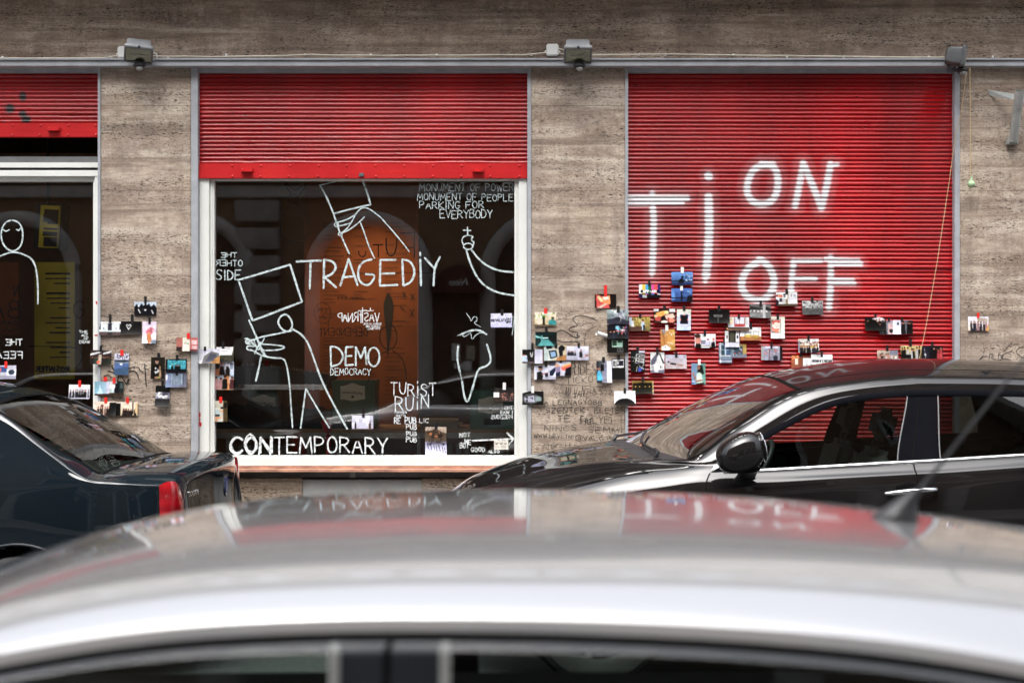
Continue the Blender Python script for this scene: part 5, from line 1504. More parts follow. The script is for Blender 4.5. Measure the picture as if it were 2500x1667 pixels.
photo((1830, 743, 1882, 776), 0, ("k", 1854, 734, 1860, 748), SHT, "black and white print of a station hall with a row of round lamps", "g 888 777;q 444 0,.1 .6,.3 .6,.42 0,.4;s 14 .02 .44 .6 .55 .05 eee,ddd;r .63 0 .74 1 ccc;q 333 .76,.15 1,.3 1,.5 .76,.4;e .8 .52 .04 .08 eee;q 999 0,.62 .62,.58 .62,1 0,.9;l 0 .95 .6 .85 .02 222;n .12", group=g4)
photo((1894, 713, 1946, 747), 0, ("k", 1917.5, 706, 1924, 718), SHT - .001, "print of a white notice wall with pinned orange and grey pictures", "g eee eee;r .0 .2 .1 .35 a43;r .12 .18 .32 .36 d73;r .35 .12 .45 .25 445;r .35 .27 .45 .37 333;r .55 0 .6 .5 cba;r .62 .15 .65 .2 d44;e .73 .25 .03 .1 99a;r .84 .15 .93 .35 bbc;r .17 .45 .3 .72 445;r .3 .45 .45 .8 ccc;r .46 .5 .56 1 986;r .62 .45 .95 .8 dde;q 213 0,.5 .15,.65 .1,1 0,1;r .1 .85 1 1 654;n .05", group=g4)
photo((1958, 734, 2009, 768), 0, ("k", 1980, 724, 1986, 739), SHT, "black and white print of a leafless street above grey asphalt", "g ccc 999;s 60 0 .02 1 .5 .05 444,eee,777,bbb,333;r 0 .52 1 1 666;q 888 0,.6 1,.48 1,.55 0,.66;e .25 .58 .05 .04 222;e .5 .5 .04 .03 222;n .14", group=g4)
photo((1882, 773, 1916, 826), 1, ("k", 1896, 765.5, 1902, 780), SHT - .001, "upright white print with a small red and white framed picture", "g eeeadd f8f8f6;r .04 .12 .72 .76 766;r .08 .15 .68 .73 eed;r .1 .16 .66 .3 d54;s 26 .1 .28 .66 .68 .06 fff,e86,fdc,d65;e .4 .36 .18 .1 fed;r .1 .66 .25 .71 447;n .04", group=g4)
photo((1858, 845, 1910, 879), 0, ("k", 1881, 834, 1886, 851), SHT, "print of a grey glazed door with red stickers", "g ccd 99a;r 0 0 .1 1 bbb;r .15 .18 .82 1 aab;s 8 .2 .25 .8 .8 .08 cbb,dcd,99a;e .22 .5 .06 .1 d99;r .38 .15 .41 1 966;e .68 .3 .07 .1 c88;e .68 .85 .12 .2 445;r .87 0 1 1 222;r .2 0 .8 .15 eef;n .06", group=g4)
photo((1948, 827, 1999, 861), 0, ("k", 1971, 818, 1977, 832), SHT, "print of a long row of orange and white banners over a dark crowd", "h dcb eee;r .1 .1 1 .25 eee;s 30 .1 .2 1 .45 .05 a64,532,edc,b75;r .1 .46 .95 .55 c94;c 8 .05 1 .5 1 111,222,334;r .62 .52 .72 .65 db3;r 0 .2 .08 .9 99a;n .12", group=g4)
photo((1932, 868, 1981, 905), 0, ("k", 1953, 860, 1958.5, 870), SHT - .001, "print of an orange lit room with a white board, just above the black car's roof", "h b62 743;s 14 0 .05 .35 .25 .06 f93,fb5;r .18 .2 .34 .6 fed;r .58 .15 1 .75 f8f8f8;l .6 .5 .95 .5 .03 889;l .75 .55 .76 .7 .03 667;r .97 .1 1 .85 444;n .06", group=g4)
photo((1980, 865, 2032, 899), 0, ("k", 2003, 856, 2009, 871), SHT - .003, "white card reading FREEDOM OF EXPRESSION", "g fff f4f4f4;t .05 .40 .97 .56 .038 223 FREEDOM_OF_EXPRESSION .05;e .48 .72 .03 .05 222", 3, group=g4)
photo((1540, 856, 1574, 907), 1, ("k", 1553.5, 846, 1560, 862), SHT, "upright print of a white protest placard reading JEZUS IS EGY GRANS", "g 233 221;r .55 0 1 .1 dde;q ddd .38,.14 1,.2 .9,.9 .3,.6;q 25b .55,.78 .85,.85 .7,1 .5,1;l .48 .7 .38 1 .02 ccb;t .40 .18 .96 .32 .035 112 JEZUS .05 .06;t .45 .37 .85 .46 .025 333 IS_EGY .05 .05;t .36 .50 .92 .68 .04 112 GRANS .05 .14;s 5 .1 .3 .3 .5 .02 ccc;n .04", 2, group=g4)
photo((1588, 860, 1622, 910), 1, ("k", 1602, 848, 1608, 866), SHT - .001, "upright black and white print of a steep roofed white church", "g eee fff;q 778 .02,.4 .35,.12 .6,.02 .35,.55 .05,.65;q 223 .6,.02 .68,.02 1,.5 .9,.58;q f5f5f5 .35,.5 .62,.2 .88,.58 .98,.6 .98,.85 .35,.9;e .56 .42 .14 .09 aaa;e .56 .42 .12 .075 eee;r .7 .65 .75 .8 333;r .8 .65 .84 .8 333;r .05 .65 .35 .9 bbb;r .1 .68 .14 .8 333;q 889 .0,.88 1,.84 1,1 0,1;r .28 .6 .55 .95 f8f8f8;n .05", group=g4)
photo((1624, 866, 1676, 900), 0, ("k", 1648, 858, 1654, 873), SHT, "pale print of a black sleeved arm reaching to the right", "g ccd dcc;e .16 .5 .05 .07 222;q 222 .22,.55 .52,.6 .5,.75 .22,.68;q b98 .52,.62 .7,.68 .85,.7 .8,.82 .55,.74;l .65 .7 .86 .75 .03 a87;l .65 .75 .8 .85 .03 a87;n .04", group=g4)
photo((1688, 887, 1722, 938), 1, ("w", 1704, 877, 1710.5, 891), SHT, "upright print of a long haired woman in a white blouse waving", "h 9bd 7a9;q 8ac 0,0 .35,.05 .35,1 0,1;q 222 .42,.12 .6,.04 .8,.12 .92,.5 .7,.55 .6,.4 .45,.5;e .52 .2 .12 .09 b86;r .42 .18 .55 .21 222;q ded .38,.95 .36,.5 .55,.42 .75,.5 .78,.95;l .12 .5 .3 .75 .09 a75;e .14 .45 .05 .05 c97;l .35 .85 .75 .8 .08 a76;q 222 .35,.95 .85,.9 .95,1 .35,1;r .02 .83 .2 .95 cde;e .1 .93 .08 .05 36a;n .05", group=g4, curl=.02)
photo((1543, 929, 1595, 961), 0, ("k", 1566, 921, 1572, 935), SHT - .002, "brown print of a dark ceiling with four small lamps, lowest on the shutter", "g a83 321;q 221 .05,.18 .95,.15 .92,.95 .05,.95;r .95 .05 1 1 cb8;e .17 .45 .02 .04 fc5;e .35 .45 .02 .04 fc5;e .62 .45 .02 .04 fc5;e .82 .45 .02 .04 fc5;n .08", group=g4)
photo((2111, 774, 2162, 807), 0, ("k", 2134, 766, 2140, 775), SHT, "print of dark suited people round a white table, upper left of three overlapping prints", "g 222 221;e .65 .25 .3 .25 edd;c 5 .1 .95 .15 .8 111,222;e .8 .6 .15 .3 112;e .4 .55 .2 .4 111;n .15", group=g4)
photo((2146, 783, 2198, 816), 0, ("k", 2168, 775.5, 2173, 784), SHT - .002, "print of a black suited man beside a pink poster, middle of three overlapping prints", "h 222 dde;c 2 0 .35 .05 1 111,222;r .42 .2 .65 1 dbb;e .55 .75 .1 .15 333;r .65 0 1 1 eef;n .08", group=g4)
photo((2180, 782, 2228, 815), 0, ("k", 2199, 774.5, 2205, 785), SHT - .004, "print of a white door with a black comma shape, right of three overlapping prints", "h ccd 111;r 0 0 .4 1 eef;e .26 .25 .06 .1 111;l .28 .3 .24 .4 .03 222;c 2 .45 1 .05 1 111,222;n .1", group=g4)
photo((2141, 855, 2192, 890), 0, ("k", 2163, 842.5, 2169, 857), SHT, "print of a bright meeting of pale shirted people, partly behind the black car's roof", "g dcb 543;c 6 .05 .95 .2 1 eed,dcc,433,c98;r .6 0 1 .35 99a;n .12", group=g4)
photo((2199, 844, 2250, 880), 0, ("k", 2220, 828, 2226, 846), SHT - .001, "print of a busy party, left of the pair above the black car roof", "g ed9 432;c 7 .0 1 .1 1 221,432,ccc,543;r 0 .6 .5 1 111;n .15", group=g4)
photo((2250, 844, 2301, 880), 0, ("k", 2273, 834, 2279, 848), SHT, "dark print with red jackets, right of the pair above the black car roof", "g 223 111;r .08 .05 .35 .8 334;l .12 .1 .18 .8 .02 ccd;r .12 .55 .2 .65 eee;c 4 .5 1 .1 1 b12,c33,89c,211;n .12", group=g4)
photo((2363, 773, 2413, 807), 0, ("r", 2385, 763, 2391, 776.5), PIL, "print of a crowd at a table, alone on the pillar at the right edge", "g eef edc;c 7 .1 .95 .35 1 334,445,223,a88;r .45 .1 .95 .35 cba;q c93 .85,1 1,.5 1,1;n .1", group="prints on the right pillar")

# ------------------------------------------------------------------ cars
def pchip(A, sub):
    """monotone cubic interpolation of A along axis 0, `sub` samples per span"""
    d = np.diff(A, axis=0)
    m = np.zeros_like(A)
    a, b = d[:-1], d[1:]
    same = (a * b) > 0
    h = np.where(same, 2 * a * b / np.where(np.abs(a + b) < 1e-12, 1, a + b), 0)
    avg = (a + b) / 2
    lim = 3 * np.minimum(np.abs(a), np.abs(b)) * np.sign(avg)
    m[1:-1] = np.where(same, np.where(np.abs(avg) < np.abs(lim), avg, lim), 0)
    m[0], m[-1] = d[0], d[-1]
    out = []
    for i in range(len(A) - 1):
        for k in range(sub):
            t = k / sub
            h00 = 2 * t ** 3 - 3 * t ** 2 + 1; h10 = t ** 3 - 2 * t ** 2 + t
            h01 = -2 * t ** 3 + 3 * t ** 2; h11 = t ** 3 - t ** 2
            out.append(h00 * A[i] + h10 * m[i] + h01 * A[i + 1] + h11 * m[i + 1])
    out.append(A[-1])
    return np.array(out)


class Shell:
    """car body as one smooth sheet over a net of stations (along the car) and lines (sill to roof middle)"""
    def __init__(s, half, yc, sub=8, passes=4, roll=0.0):
        half = np.array(half, float)
        s.I, s.J = half.shape[:2]
        near = np.stack([half[..., 0], yc - half[..., 1], half[..., 2]], -1)
        far = np.stack([half[..., 0], yc + half[..., 1], half[..., 2]], -1)[:, :-1][:, ::-1]
        net = np.concatenate([near, far], 1)
        net[..., 2] += (net[..., 1] - yc) * math.tan(R(roll))
        D = pchip(net, sub)
        D = np.swapaxes(pchip(np.swapaxes(D, 0, 1), sub), 0, 1)
        for _ in range(passes):
            E = D.copy()
            E[1:-1] = .25 * D[:-2] + .5 * D[1:-1] + .25 * D[2:]
            G2 = E.copy()
            G2[:, 1:-1] = .25 * E[:, :-2] + .5 * E[:, 1:-1] + .25 * E[:, 2:]
            D = G2
        s.D, s.sub, s.yc = D, sub, yc

    def at(s, u, v):
        """u = station, v = line (near side; v > J-1 runs down the far side)"""
        x, y = u * s.sub, v * s.sub
        i, j = int(min(max(x, 0), s.D.shape[0] - 2)), int(min(max(y, 0), s.D.shape[1] - 2))
        a, b = x - i, y - j
        D = s.D
        return Vector((D[i, j] * (1 - a) * (1 - b) + D[i + 1, j] * a * (1 - b) + D[i, j + 1] * (1 - a) * b + D[i + 1, j + 1] * a * b))

    def nrm(s, u, v):
        e = .06
        a = s.at(u + e, v) - s.at(u - e, v)
        b = s.at(u, v + e) - s.at(u, v - e)
        n = b.cross(a)
        n.normalize()
        c = Vector((s.at(u, v).x, s.yc, .8))
        return n if n.dot(s.at(u, v) - c) > 0 else -n

    def parts(s, root, pick, table, wheels=()):
        """pick(i, j, far) -> key;   table[key] = (object name, material)"""
        nu, nv = s.D.shape[:2]
        P = s.D.reshape(-1, 3)
        G = {}
        for a in range(nu - 1):
            for b in range(nv - 1):
                i, j = a // s.sub, b // s.sub
                far = j >= s.J - 1
                jj = 2 * s.J - 3 - j if far else j
                k = pick(i, jj, far, (a + .5) / s.sub, ((b + .5) / s.sub) if not far else 2 * (s.J - 1) - (b + .5) / s.sub)
                if k is None:
                    continue
                f = (a * nv + b, a * nv + b + 1, (a + 1) * nv + b + 1, (a + 1) * nv + b)
                if wheels and jj < 4:
                    c = (P[f[0]] + P[f[2]]) / 2
                    if any((c[0] - wx) ** 2 + (c[2] - wz) ** 2 < wr * wr for wx, wz, wr in wheels):
                        continue
                G.setdefault((k, far if not k.startswith('=') else 0), []).append(f)
        out = {}
        for (k, far), fs in G.items():
            idx = sorted({q for f in fs for q in f})
            mp = {q: n for n, q in enumerate(idx)}
            name, mat = table[k]
            o = mesh_np(name, P[idx], [[mp[q] for q in f] for f in fs], mat, root, 180)
            out[(k, bool(far))] = o
        return out

    def strip(s, path, w0, lift, name, mat, parent, thick=.004):
        """flat strip lying on the body along a list of (u, v)"""
        m = MB()
        P = [s.at(u, v) + s.nrm(u, v) * lift for u, v in path]
        N = [s.nrm(u, v) for u, v in path]
        n = len(P)
        V, Fc = [], []
        for i in range(n):
            t_ = (P[min(i + 1, n - 1)] - P[max(i - 1, 0)]).normalized()
            sd = t_.cross(N[i]).normalized()
            for q in (-.5, -.3, .3, .5):
                h = thick if abs(q) < .4 else 0
                V.append(P[i] + sd * w0 * q + N[i] * h)
        for i in range(n - 1):
            for k in range(3):
                Fc.append([i * 4 + k, i * 4 + k + 1, i * 4 + k + 5, i * 4 + k + 4])
        m.add(V, Fc)
        return m.build(name, mat, parent, 60)


def lerp(a, b, n):
    return [(a[0] + (b[0] - a[0]) * i / (n - 1), a[1] + (b[1] - a[1]) * i / (n - 1)) for i in range(n)]


def wheel(root, x, y, z, r, out):
    m = MB()
    prof = [(.0, r * .62), (-.02, r * .66), (-.03, r * .9), (.0, r * .99), (.06, r), (.14, r), (.19, r * .96), (.2, r * .7)]
    V, Fc = [], []
    n = 40
    for q, rr_ in prof:
        for k in range(n):
            a = 2 * math.pi * k / n
            V.append((x + rr_ * math.cos(a), y + out * (.10 - q), z + rr_ * math.sin(a)))
    for i in range(len(prof) - 1):
        for k in range(n):
            Fc.append([i * n + k, i * n + (k + 1) % n, (i + 1) * n + (k + 1) % n, (i + 1) * n + k])
    m.add(V, Fc)
    t_ = m.build("wheel", "tyre_rubber", root, 50)
    m = MB()
    for k in range(7):
        a = 2 * math.pi * k / 7
        m.tube([(x + .04 * math.cos(a), y + out * .085, z + .04 * math.sin(a)), (x + r * .62 * math.cos(a), y + out * .075, z + r * .62 * math.sin(a))], [.03, .02], 8)
    m.tube([(x, y + out * .10, z), (x, y + out * .0, z)], .05, 16)
    V = [(x + r * .63 * math.cos(2 * math.pi * k / n), y + out * .03, z + r * .63 * math.sin(2 * math.pi * k / n)) for k in range(n)]
    m.add(V, [list(range(n))])
    m.build("rim", "rim_alloy", t_, 50)
    m = MB()
    m.ball((x, y - out * .02, z), r * 1.12, .02, r * 1.12, 24, 6)
    m.build("wheel_arch_liner", "gap_black", root, 60)


# ---------------- black saloon, nose to the left
YB = -1.97
BC = thing("parked_car", "glossy black car with chrome belt strip parked before the right red shutter", "car", (1.6, YB, 0), "cars parked along the street")
blk = [
 [(-.30, .55, .22), (-.40, .6, .40), (-.42, .62, .58), (-.40, .60, .70), (-.37, .58, .76), (-.36, .45, .80), (-.36, .33, .815), (-.36, .17, .825), (-.36, 0, .83)],
 [(-.1, .80, .22), (-.15, .84, .42), (-.16, .85, .62), (-.16, .80, .76), (-.18, .72, .83), (-.2, .55, .885), (-.2, .38, .905), (-.2, .2, .918), (-.2, 0, .922)],
 [(.15, .86, .22), (.13, .89, .48), (.12, .89, .70), (.12, .85, .83), (.12, .77, .905), (.11, .62, .965), (.11, .42, 1.005), (.11, .22, 1.028), (.11, 0, 1.036)],
 [(.45, .86, .2), (.43, .9, .5), (.42, .90, .75), (.41, .87, .885), (.41, .79, .970), (.4, .65, 1.025), (.4, .45, 1.06), (.38, .22, 1.083), (.37, 0, 1.09)],
 [(.7, .86, .2), (.7, .9, .5), (.69, .90, .77), (.69, .875, .92), (.70, .80, 1.015), (.70, .72, 1.05), (.66, .62, 1.072), (.57, .3, 1.105), (.53, 0, 1.112)],
 [(.95, .86, .2), (.95, .9, .5), (.95, .905, .79), (.95, .88, .945), (.98, .835, 1.02), (1.0, .81, 1.05), (.87, .76, 1.075), (.68, .36, 1.112), (.62, 0, 1.12)],
 [(1.25, .86, .2), (1.25, .9, .5), (1.25, .905, .80), (1.25, .885, .955), (1.25, .835, 1.028), (1.30, .755, 1.215), (1.15, .69, 1.250), (1.01, .33, 1.288), (.95, 0, 1.298)],
 [(1.6, .86, .2), (1.6, .9, .5), (1.6, .905, .81), (1.6, .885, .98), (1.6, .835, 1.048), (1.62, .70, 1.36), (1.46, .615, 1.420), (1.40, .3, 1.470), (1.37, 0, 1.480)],
 [(1.91, .86, .2), (1.91, .9, .5), (1.91, .905, .82), (1.91, .885, .995), (1.905, .835, 1.066), (2.0, .68, 1.407), (1.95, .59, 1.488), (1.93, .3, 1.556), (1.92, 0, 1.568)],
 [(2.1, .86, .2), (2.1, .9, .5), (2.1, .905, .82), (2.10, .885, 1.0), (2.096, .835, 1.076), (2.134, .675, 1.41), (2.13, .585, 1.495), (2.13, .3, 1.562), (2.13, 0, 1.575)],
 [(2.85, .86, .2), (2.85, .9, .5), (2.85, .905, .83), (2.85, .885, 1.04), (2.85, .83, 1.115), (2.75, .675, 1.40), (2.85, .58, 1.47), (2.85, .3, 1.54), (2.85, 0, 1.553)],
 [(3.3, .86, .2), (3.3, .9, .5), (3.3, .9, .83), (3.35, .87, 1.04), (3.35, .79, 1.1), (3.3, .70, 1.2), (3.3, .6, 1.33), (3.35, .3, 1.40), (3.35, 0, 1.42)],
 [(3.7, .84, .22), (3.75, .88, .5), (3.8, .88, .78), (3.8, .84, .98), (3.8, .76, 1.04), (3.8, .68, 1.06), (3.8, .55, 1.075), (3.85, .3, 1.09), (3.85, 0, 1.095)],
 [(3.95, .6, .25), (4.05, .64, .45), (4.08, .66, .7), (4.06, .64, .88), (4.05, .6, .95), (4.05, .5, .98), (4.05, .4, 1.0), (4.06, .2, 1.01), (4.06, 0, 1.01)],
]
for st in blk:                       # a dark upright strip above the side glass, then the bright rail
    a_, b_ = st[5], st[6]
    st.insert(6, (a_[0] * .5 + b_[0] * .5, a_[1] - .28 * (a_[1] - b_[1]), a_[2] + .60 * (b_[2] - a_[2])))
SB = Shell(blk, YB, 9, 2)


def pickB(i, j, far, u, v):
    if j == 4:
        if 5 <= i <= 7:
            return 'fg'
        if i == 8:
            return 'bp'
        if i == 9 and u < 9.97:
            return 'rg'
        if i == 10 and u < 10.25:
            return 'cp'
    if j in (7, 8) and i in (5, 6):
        return '=ws'
    if j in (7, 8) and i == 4:
        return '=cowl'
    if j in (7, 8) and i == 11:
        return '=rw'
    if j in (1, 2, 3) and 5 <= i <= 8 and 5.0 < u < 8.55:
        return 'fd'
    if j in (1, 2, 3) and 8 <= i <= 10 and 8.55 <= u < 10.1:
        return 'rd'
    if i <= 3 and j >= 4 and u > .6:
        return '=hood'
    return '=body'


tabB = {'fg': ("side_window", "car_glass"), 'rg': ("side_window", "tinted_glass"), 'bp': ("window_pillar", "satin_black"), 'cp': ("window_pillar", "satin_black"), '=ws': ("windscreen", "screen_glass"), '=cowl': ("cowl", "black_plastic"),
        '=rw': ("rear_window", "screen_glass"), 'fd': ("door", "paint_black"), 'rd': ("door", "paint_black"), '=hood': ("bonnet", "paint_black"), '=body': ("body", "paint_black")}
pb = SB.parts(BC, pickB, tabB, ((.42, .33, .37), (3.12, .33, .37)))
chrome_path = [(5.25 + k * .1, 3.97) for k in range(49)]
SB.strip(chrome_path, .018, .002, "belt_strip", "chrome", BC, .006)
SB.strip([(5.5 + k * .09, 4.99) for k in range(50)], .036, .001, "window_surround", "satin_black", BC, .006)
SB.strip([(8.0, 4.02 + k * .048) for k in range(20)], .006, .001, "window_channel", "dark_metal", BC, .002)
SB.strip([(9.02, 4.02 + k * .048) for k in range(20)], .006, .001, "window_channel", "dark_metal", BC, .002)
SB.strip([(8.55, 1.0 + k * .1) for k in range(40)], .007, .0006, "door_gap", "gap_black", pb[('rd', False)], .0005)
SB.strip([(5.0, 1.0 + k * .1) for k in range(30)], .007, .0006, "door_gap", "gap_black", pb[('fd', False)], .0005)
SB.strip([(.62, 9 - k * .162) for k in range(31)] + [(.62 + k * .1, 3.98) for k in range(1, 34)], .006, .0006, "bonnet_gap", "gap_black", pb[('=hood', False)], .0005)
SB.strip([(7.0, 7.0 + k * .1) for k in range(41)], .022, .001, "windscreen_seal", "gap_black", BC, .002)
SB.strip([(5.05 + k * .1, 6.98) for k in range(20)], .014, .001, "windscreen_seal", "gap_black", BC, .003)
SB.strip([(5.05 + k * .1, 11.02) for k in range(20)], .014, .001, "windscreen_seal", "gap_black", BC, .003)
SB.strip([(7.1 + k * .12, 7.35) for k in range(34)], .010, .0005, "roof_ditch", "gap_black", BC, .0005)
# grille slot texture on the cowl and wipers
m = MB()
for (u0, v0), (u1, v1) in (((4.55, 7.25), (5.35, 8.6)), ((4.6, 9.2), (5.35, 10.5))):
    pts = [SB.at(u0 + (u1 - u0) * k / 8, v0 + (v1 - v0) * k / 8) + Vector((0, 0, .022)) for k in range(9)]
    m.tube(pts, .008, 6)
    m.tube([pts[0] - Vector((.01, 0, .02)), pts[0], pts[1] + Vector((0, 0, .004))], .012, 6)
m.build("wipers", "black_plastic", BC, 60)
for fu in (8.24, 10.05):
    c = SB.at(fu, 2.55)
    key = 'fd' if fu < 9 else 'rd'
    m = MB()
    cc = c + Vector((0, -.0, .0))
    pts = [(cc.x - .12, cc.y + .004, cc.z - .012), (cc.x - .09, cc.y - .028, cc.z - .006), (cc.x - .02, cc.y - .040, cc.z + .004), (cc.x + .06, cc.y - .038, cc.z + .010), (cc.x + .115, cc.y - .022, cc.z + .010), (cc.x + .125, cc.y + .004, cc.z + .008)]
    m.tube(smooth_poly(pts, 2) if False else pts, [.009, .011, .012, .012, .013, .010], 8)
    m.build("handle", "chrome", pb[(key, False)], 80)
    m = MB(); m.ball((cc.x + .0, cc.y + .002, cc.z + .012), .075, .006, .030, 20, 8); m.build("handle_recess", "gap_black", pb[(key, False)], 60)

# mirror
c = Vector((1.098, YB - 1.005, 1.125))
MI = bpy.data.objects.new("wing_mirror", None); COL.objects.link(MI); MI.parent = BC; LOC[MI.name] = LOC[BC.name].copy()
Mx = Matrix.Translation(c) @ Euler((0, R(-12), R(6))).to_matrix().to_4x4()
nu, nv = 36, 20
V, Fc = [], []
for j in range(nv + 1):
    ph = math.pi * (j / nv - .5)
    for i in range(nu):
        th = 2 * math.pi * i / nu
        cx, sz, sy = math.cos(ph) * math.cos(th), math.cos(ph) * math.sin(th), math.sin(ph)
        f = lambda q, e: math.copysign(abs(q) ** e, q)
        x_ = .118 * f(cx, .72); z_ = .094 * f(sz, .78); y_ = .095 * f(sy, .9)
        z_ *= 1 - .18 * (x_ < 0) * abs(x_) / .118           # narrower towards the nose
        z_ += .012 * (x_ / .118)
        V.append((x_, y_, z_))
for j in range(nv):
    for i in range(nu):
        Fc.append([j * nu + i, (j + 1) * nu + i, (j + 1) * nu + (i + 1) % nu, j * nu + (i + 1) % nu])
m = MB(); m.add(V, Fc, Mx); m.build("mirror_shell", "paint_black", MI, 180)
m = MB(); m.tube([c + Vector((.02, .07, -.07)), c + Vector((.03, .12, -.09)), SB.at(5.75, 3.9)], [.035, .03, .04], 10); m.build("mirror_arm", "black_plastic", MI, 60)
m = MB(); m.ball((c.x + .03, c.y + .02, c.z - .075), .075, .055, .022, 16, 8); m.build("mirror_base", "gap_black", MI, 60)
m = MB(); m.ball((.112, 0, .008), .012, .075, .075, 16, 8, Mx); m.build("mirror_glass", "chrome", MI, 60)
m = MB(); m.add([SB.at(5.0, 4.0) + Vector((0, -.004, 0)), SB.at(5.72, 4.02) + Vector((0, -.004, 0)), SB.at(5.72, 4.75) + Vector((0, -.004, 0))], [[0, 1, 2]]); m.build("mirror_patch", "satin_black", BC, 0)
# headlamp
m = MB()
nn = 10
P = np.array([[list(SB.at(.75 + 1.15 * a / nn, 3.0 + 1.05 * b / nn - .5 * (1 - a / nn)) + SB.nrm(.75 + 1.15 * a / nn, 3.3) * (.004 + .008 * math.sin(math.pi * a / nn) * math.sin(math.pi * b / nn))) for b in range(nn + 1)] for a in range(nn + 1)])
m.grid(P); m.build("headlight", "chrome", BC, 180)
# inside
m = MB(); m.box(.75, 3.3, YB - .70, YB + .70, .30, .34); m.build("cabin_floor", "dash_dark", BC)
m = MB()
for k in range(9):
    pass
P = np.array([[(.72 + .55 * a, YB - .72 + 1.44 * b, 1.02 + .03 * math.sin(math.pi * b) - .05 * (1 - a) - .12 * max(0, a - .75) * 4) for b in np.linspace(0, 1, 15)] for a in np.linspace(0, 1, 10)])
m.grid(P); m.build("dashboard", "dash_dark", BC, 180)
for sx, sy in ((1.75, -.37), (1.75, .37), (2.75, -.37), (2.75, .37)):
    m = MB()
    Ms = Matrix.Translation((sx, YB + sy, .55)) @ Euler((0, R(16), 0)).to_matrix().to_4x4()
    m.box(-.05, .07, -.25, .25, -.1, .58, .05, Ms, 3)
    m.box(-.50, .05, -.25, .25, -.18, -.03, .05, Ms, 3)
    m.box(-.04, .05, -.13, .13, .62, .80, .04, Ms, 3)
    m.tube([Ms @ Vector((0, -.06, .55)), Ms @ Vector((0, -.06, .68))], .008, 6)
    m.tube([Ms @ Vector((0, .06, .55)), Ms @ Vector((0, .06, .68))], .008, 6)
    m.build("seat", "seat_cloth", BC, 50)
m = MB()
Ms = Matrix.Translation((1.28, YB - .37, .98)) @ Euler((0, R(-62), 0)).to_matrix().to_4x4()
m.tube([Ms @ Vector((.18 * math.cos(R(a)), .18 * math.sin(R(a)), 0)) for a in range(0, 361, 15)], .014, 8)
m.tube([Ms @ Vector((0, 0, 0)), Ms @ Vector((.0, 0, -.2))], .03, 8)
m.build("steering_wheel", "black_plastic", BC, 60)
m = MB(); m.box(1.32, 1.36, YB - .11, YB + .11, 1.335, 1.395, .012); m.build("rear_view_mirror", "black_plastic", BC)
for wx in (.42, 3.12):
    wheel(BC, wx, YB - .86, .33, .33, -1)
    wheel(BC, wx, YB + .86, .33, .33, 1)

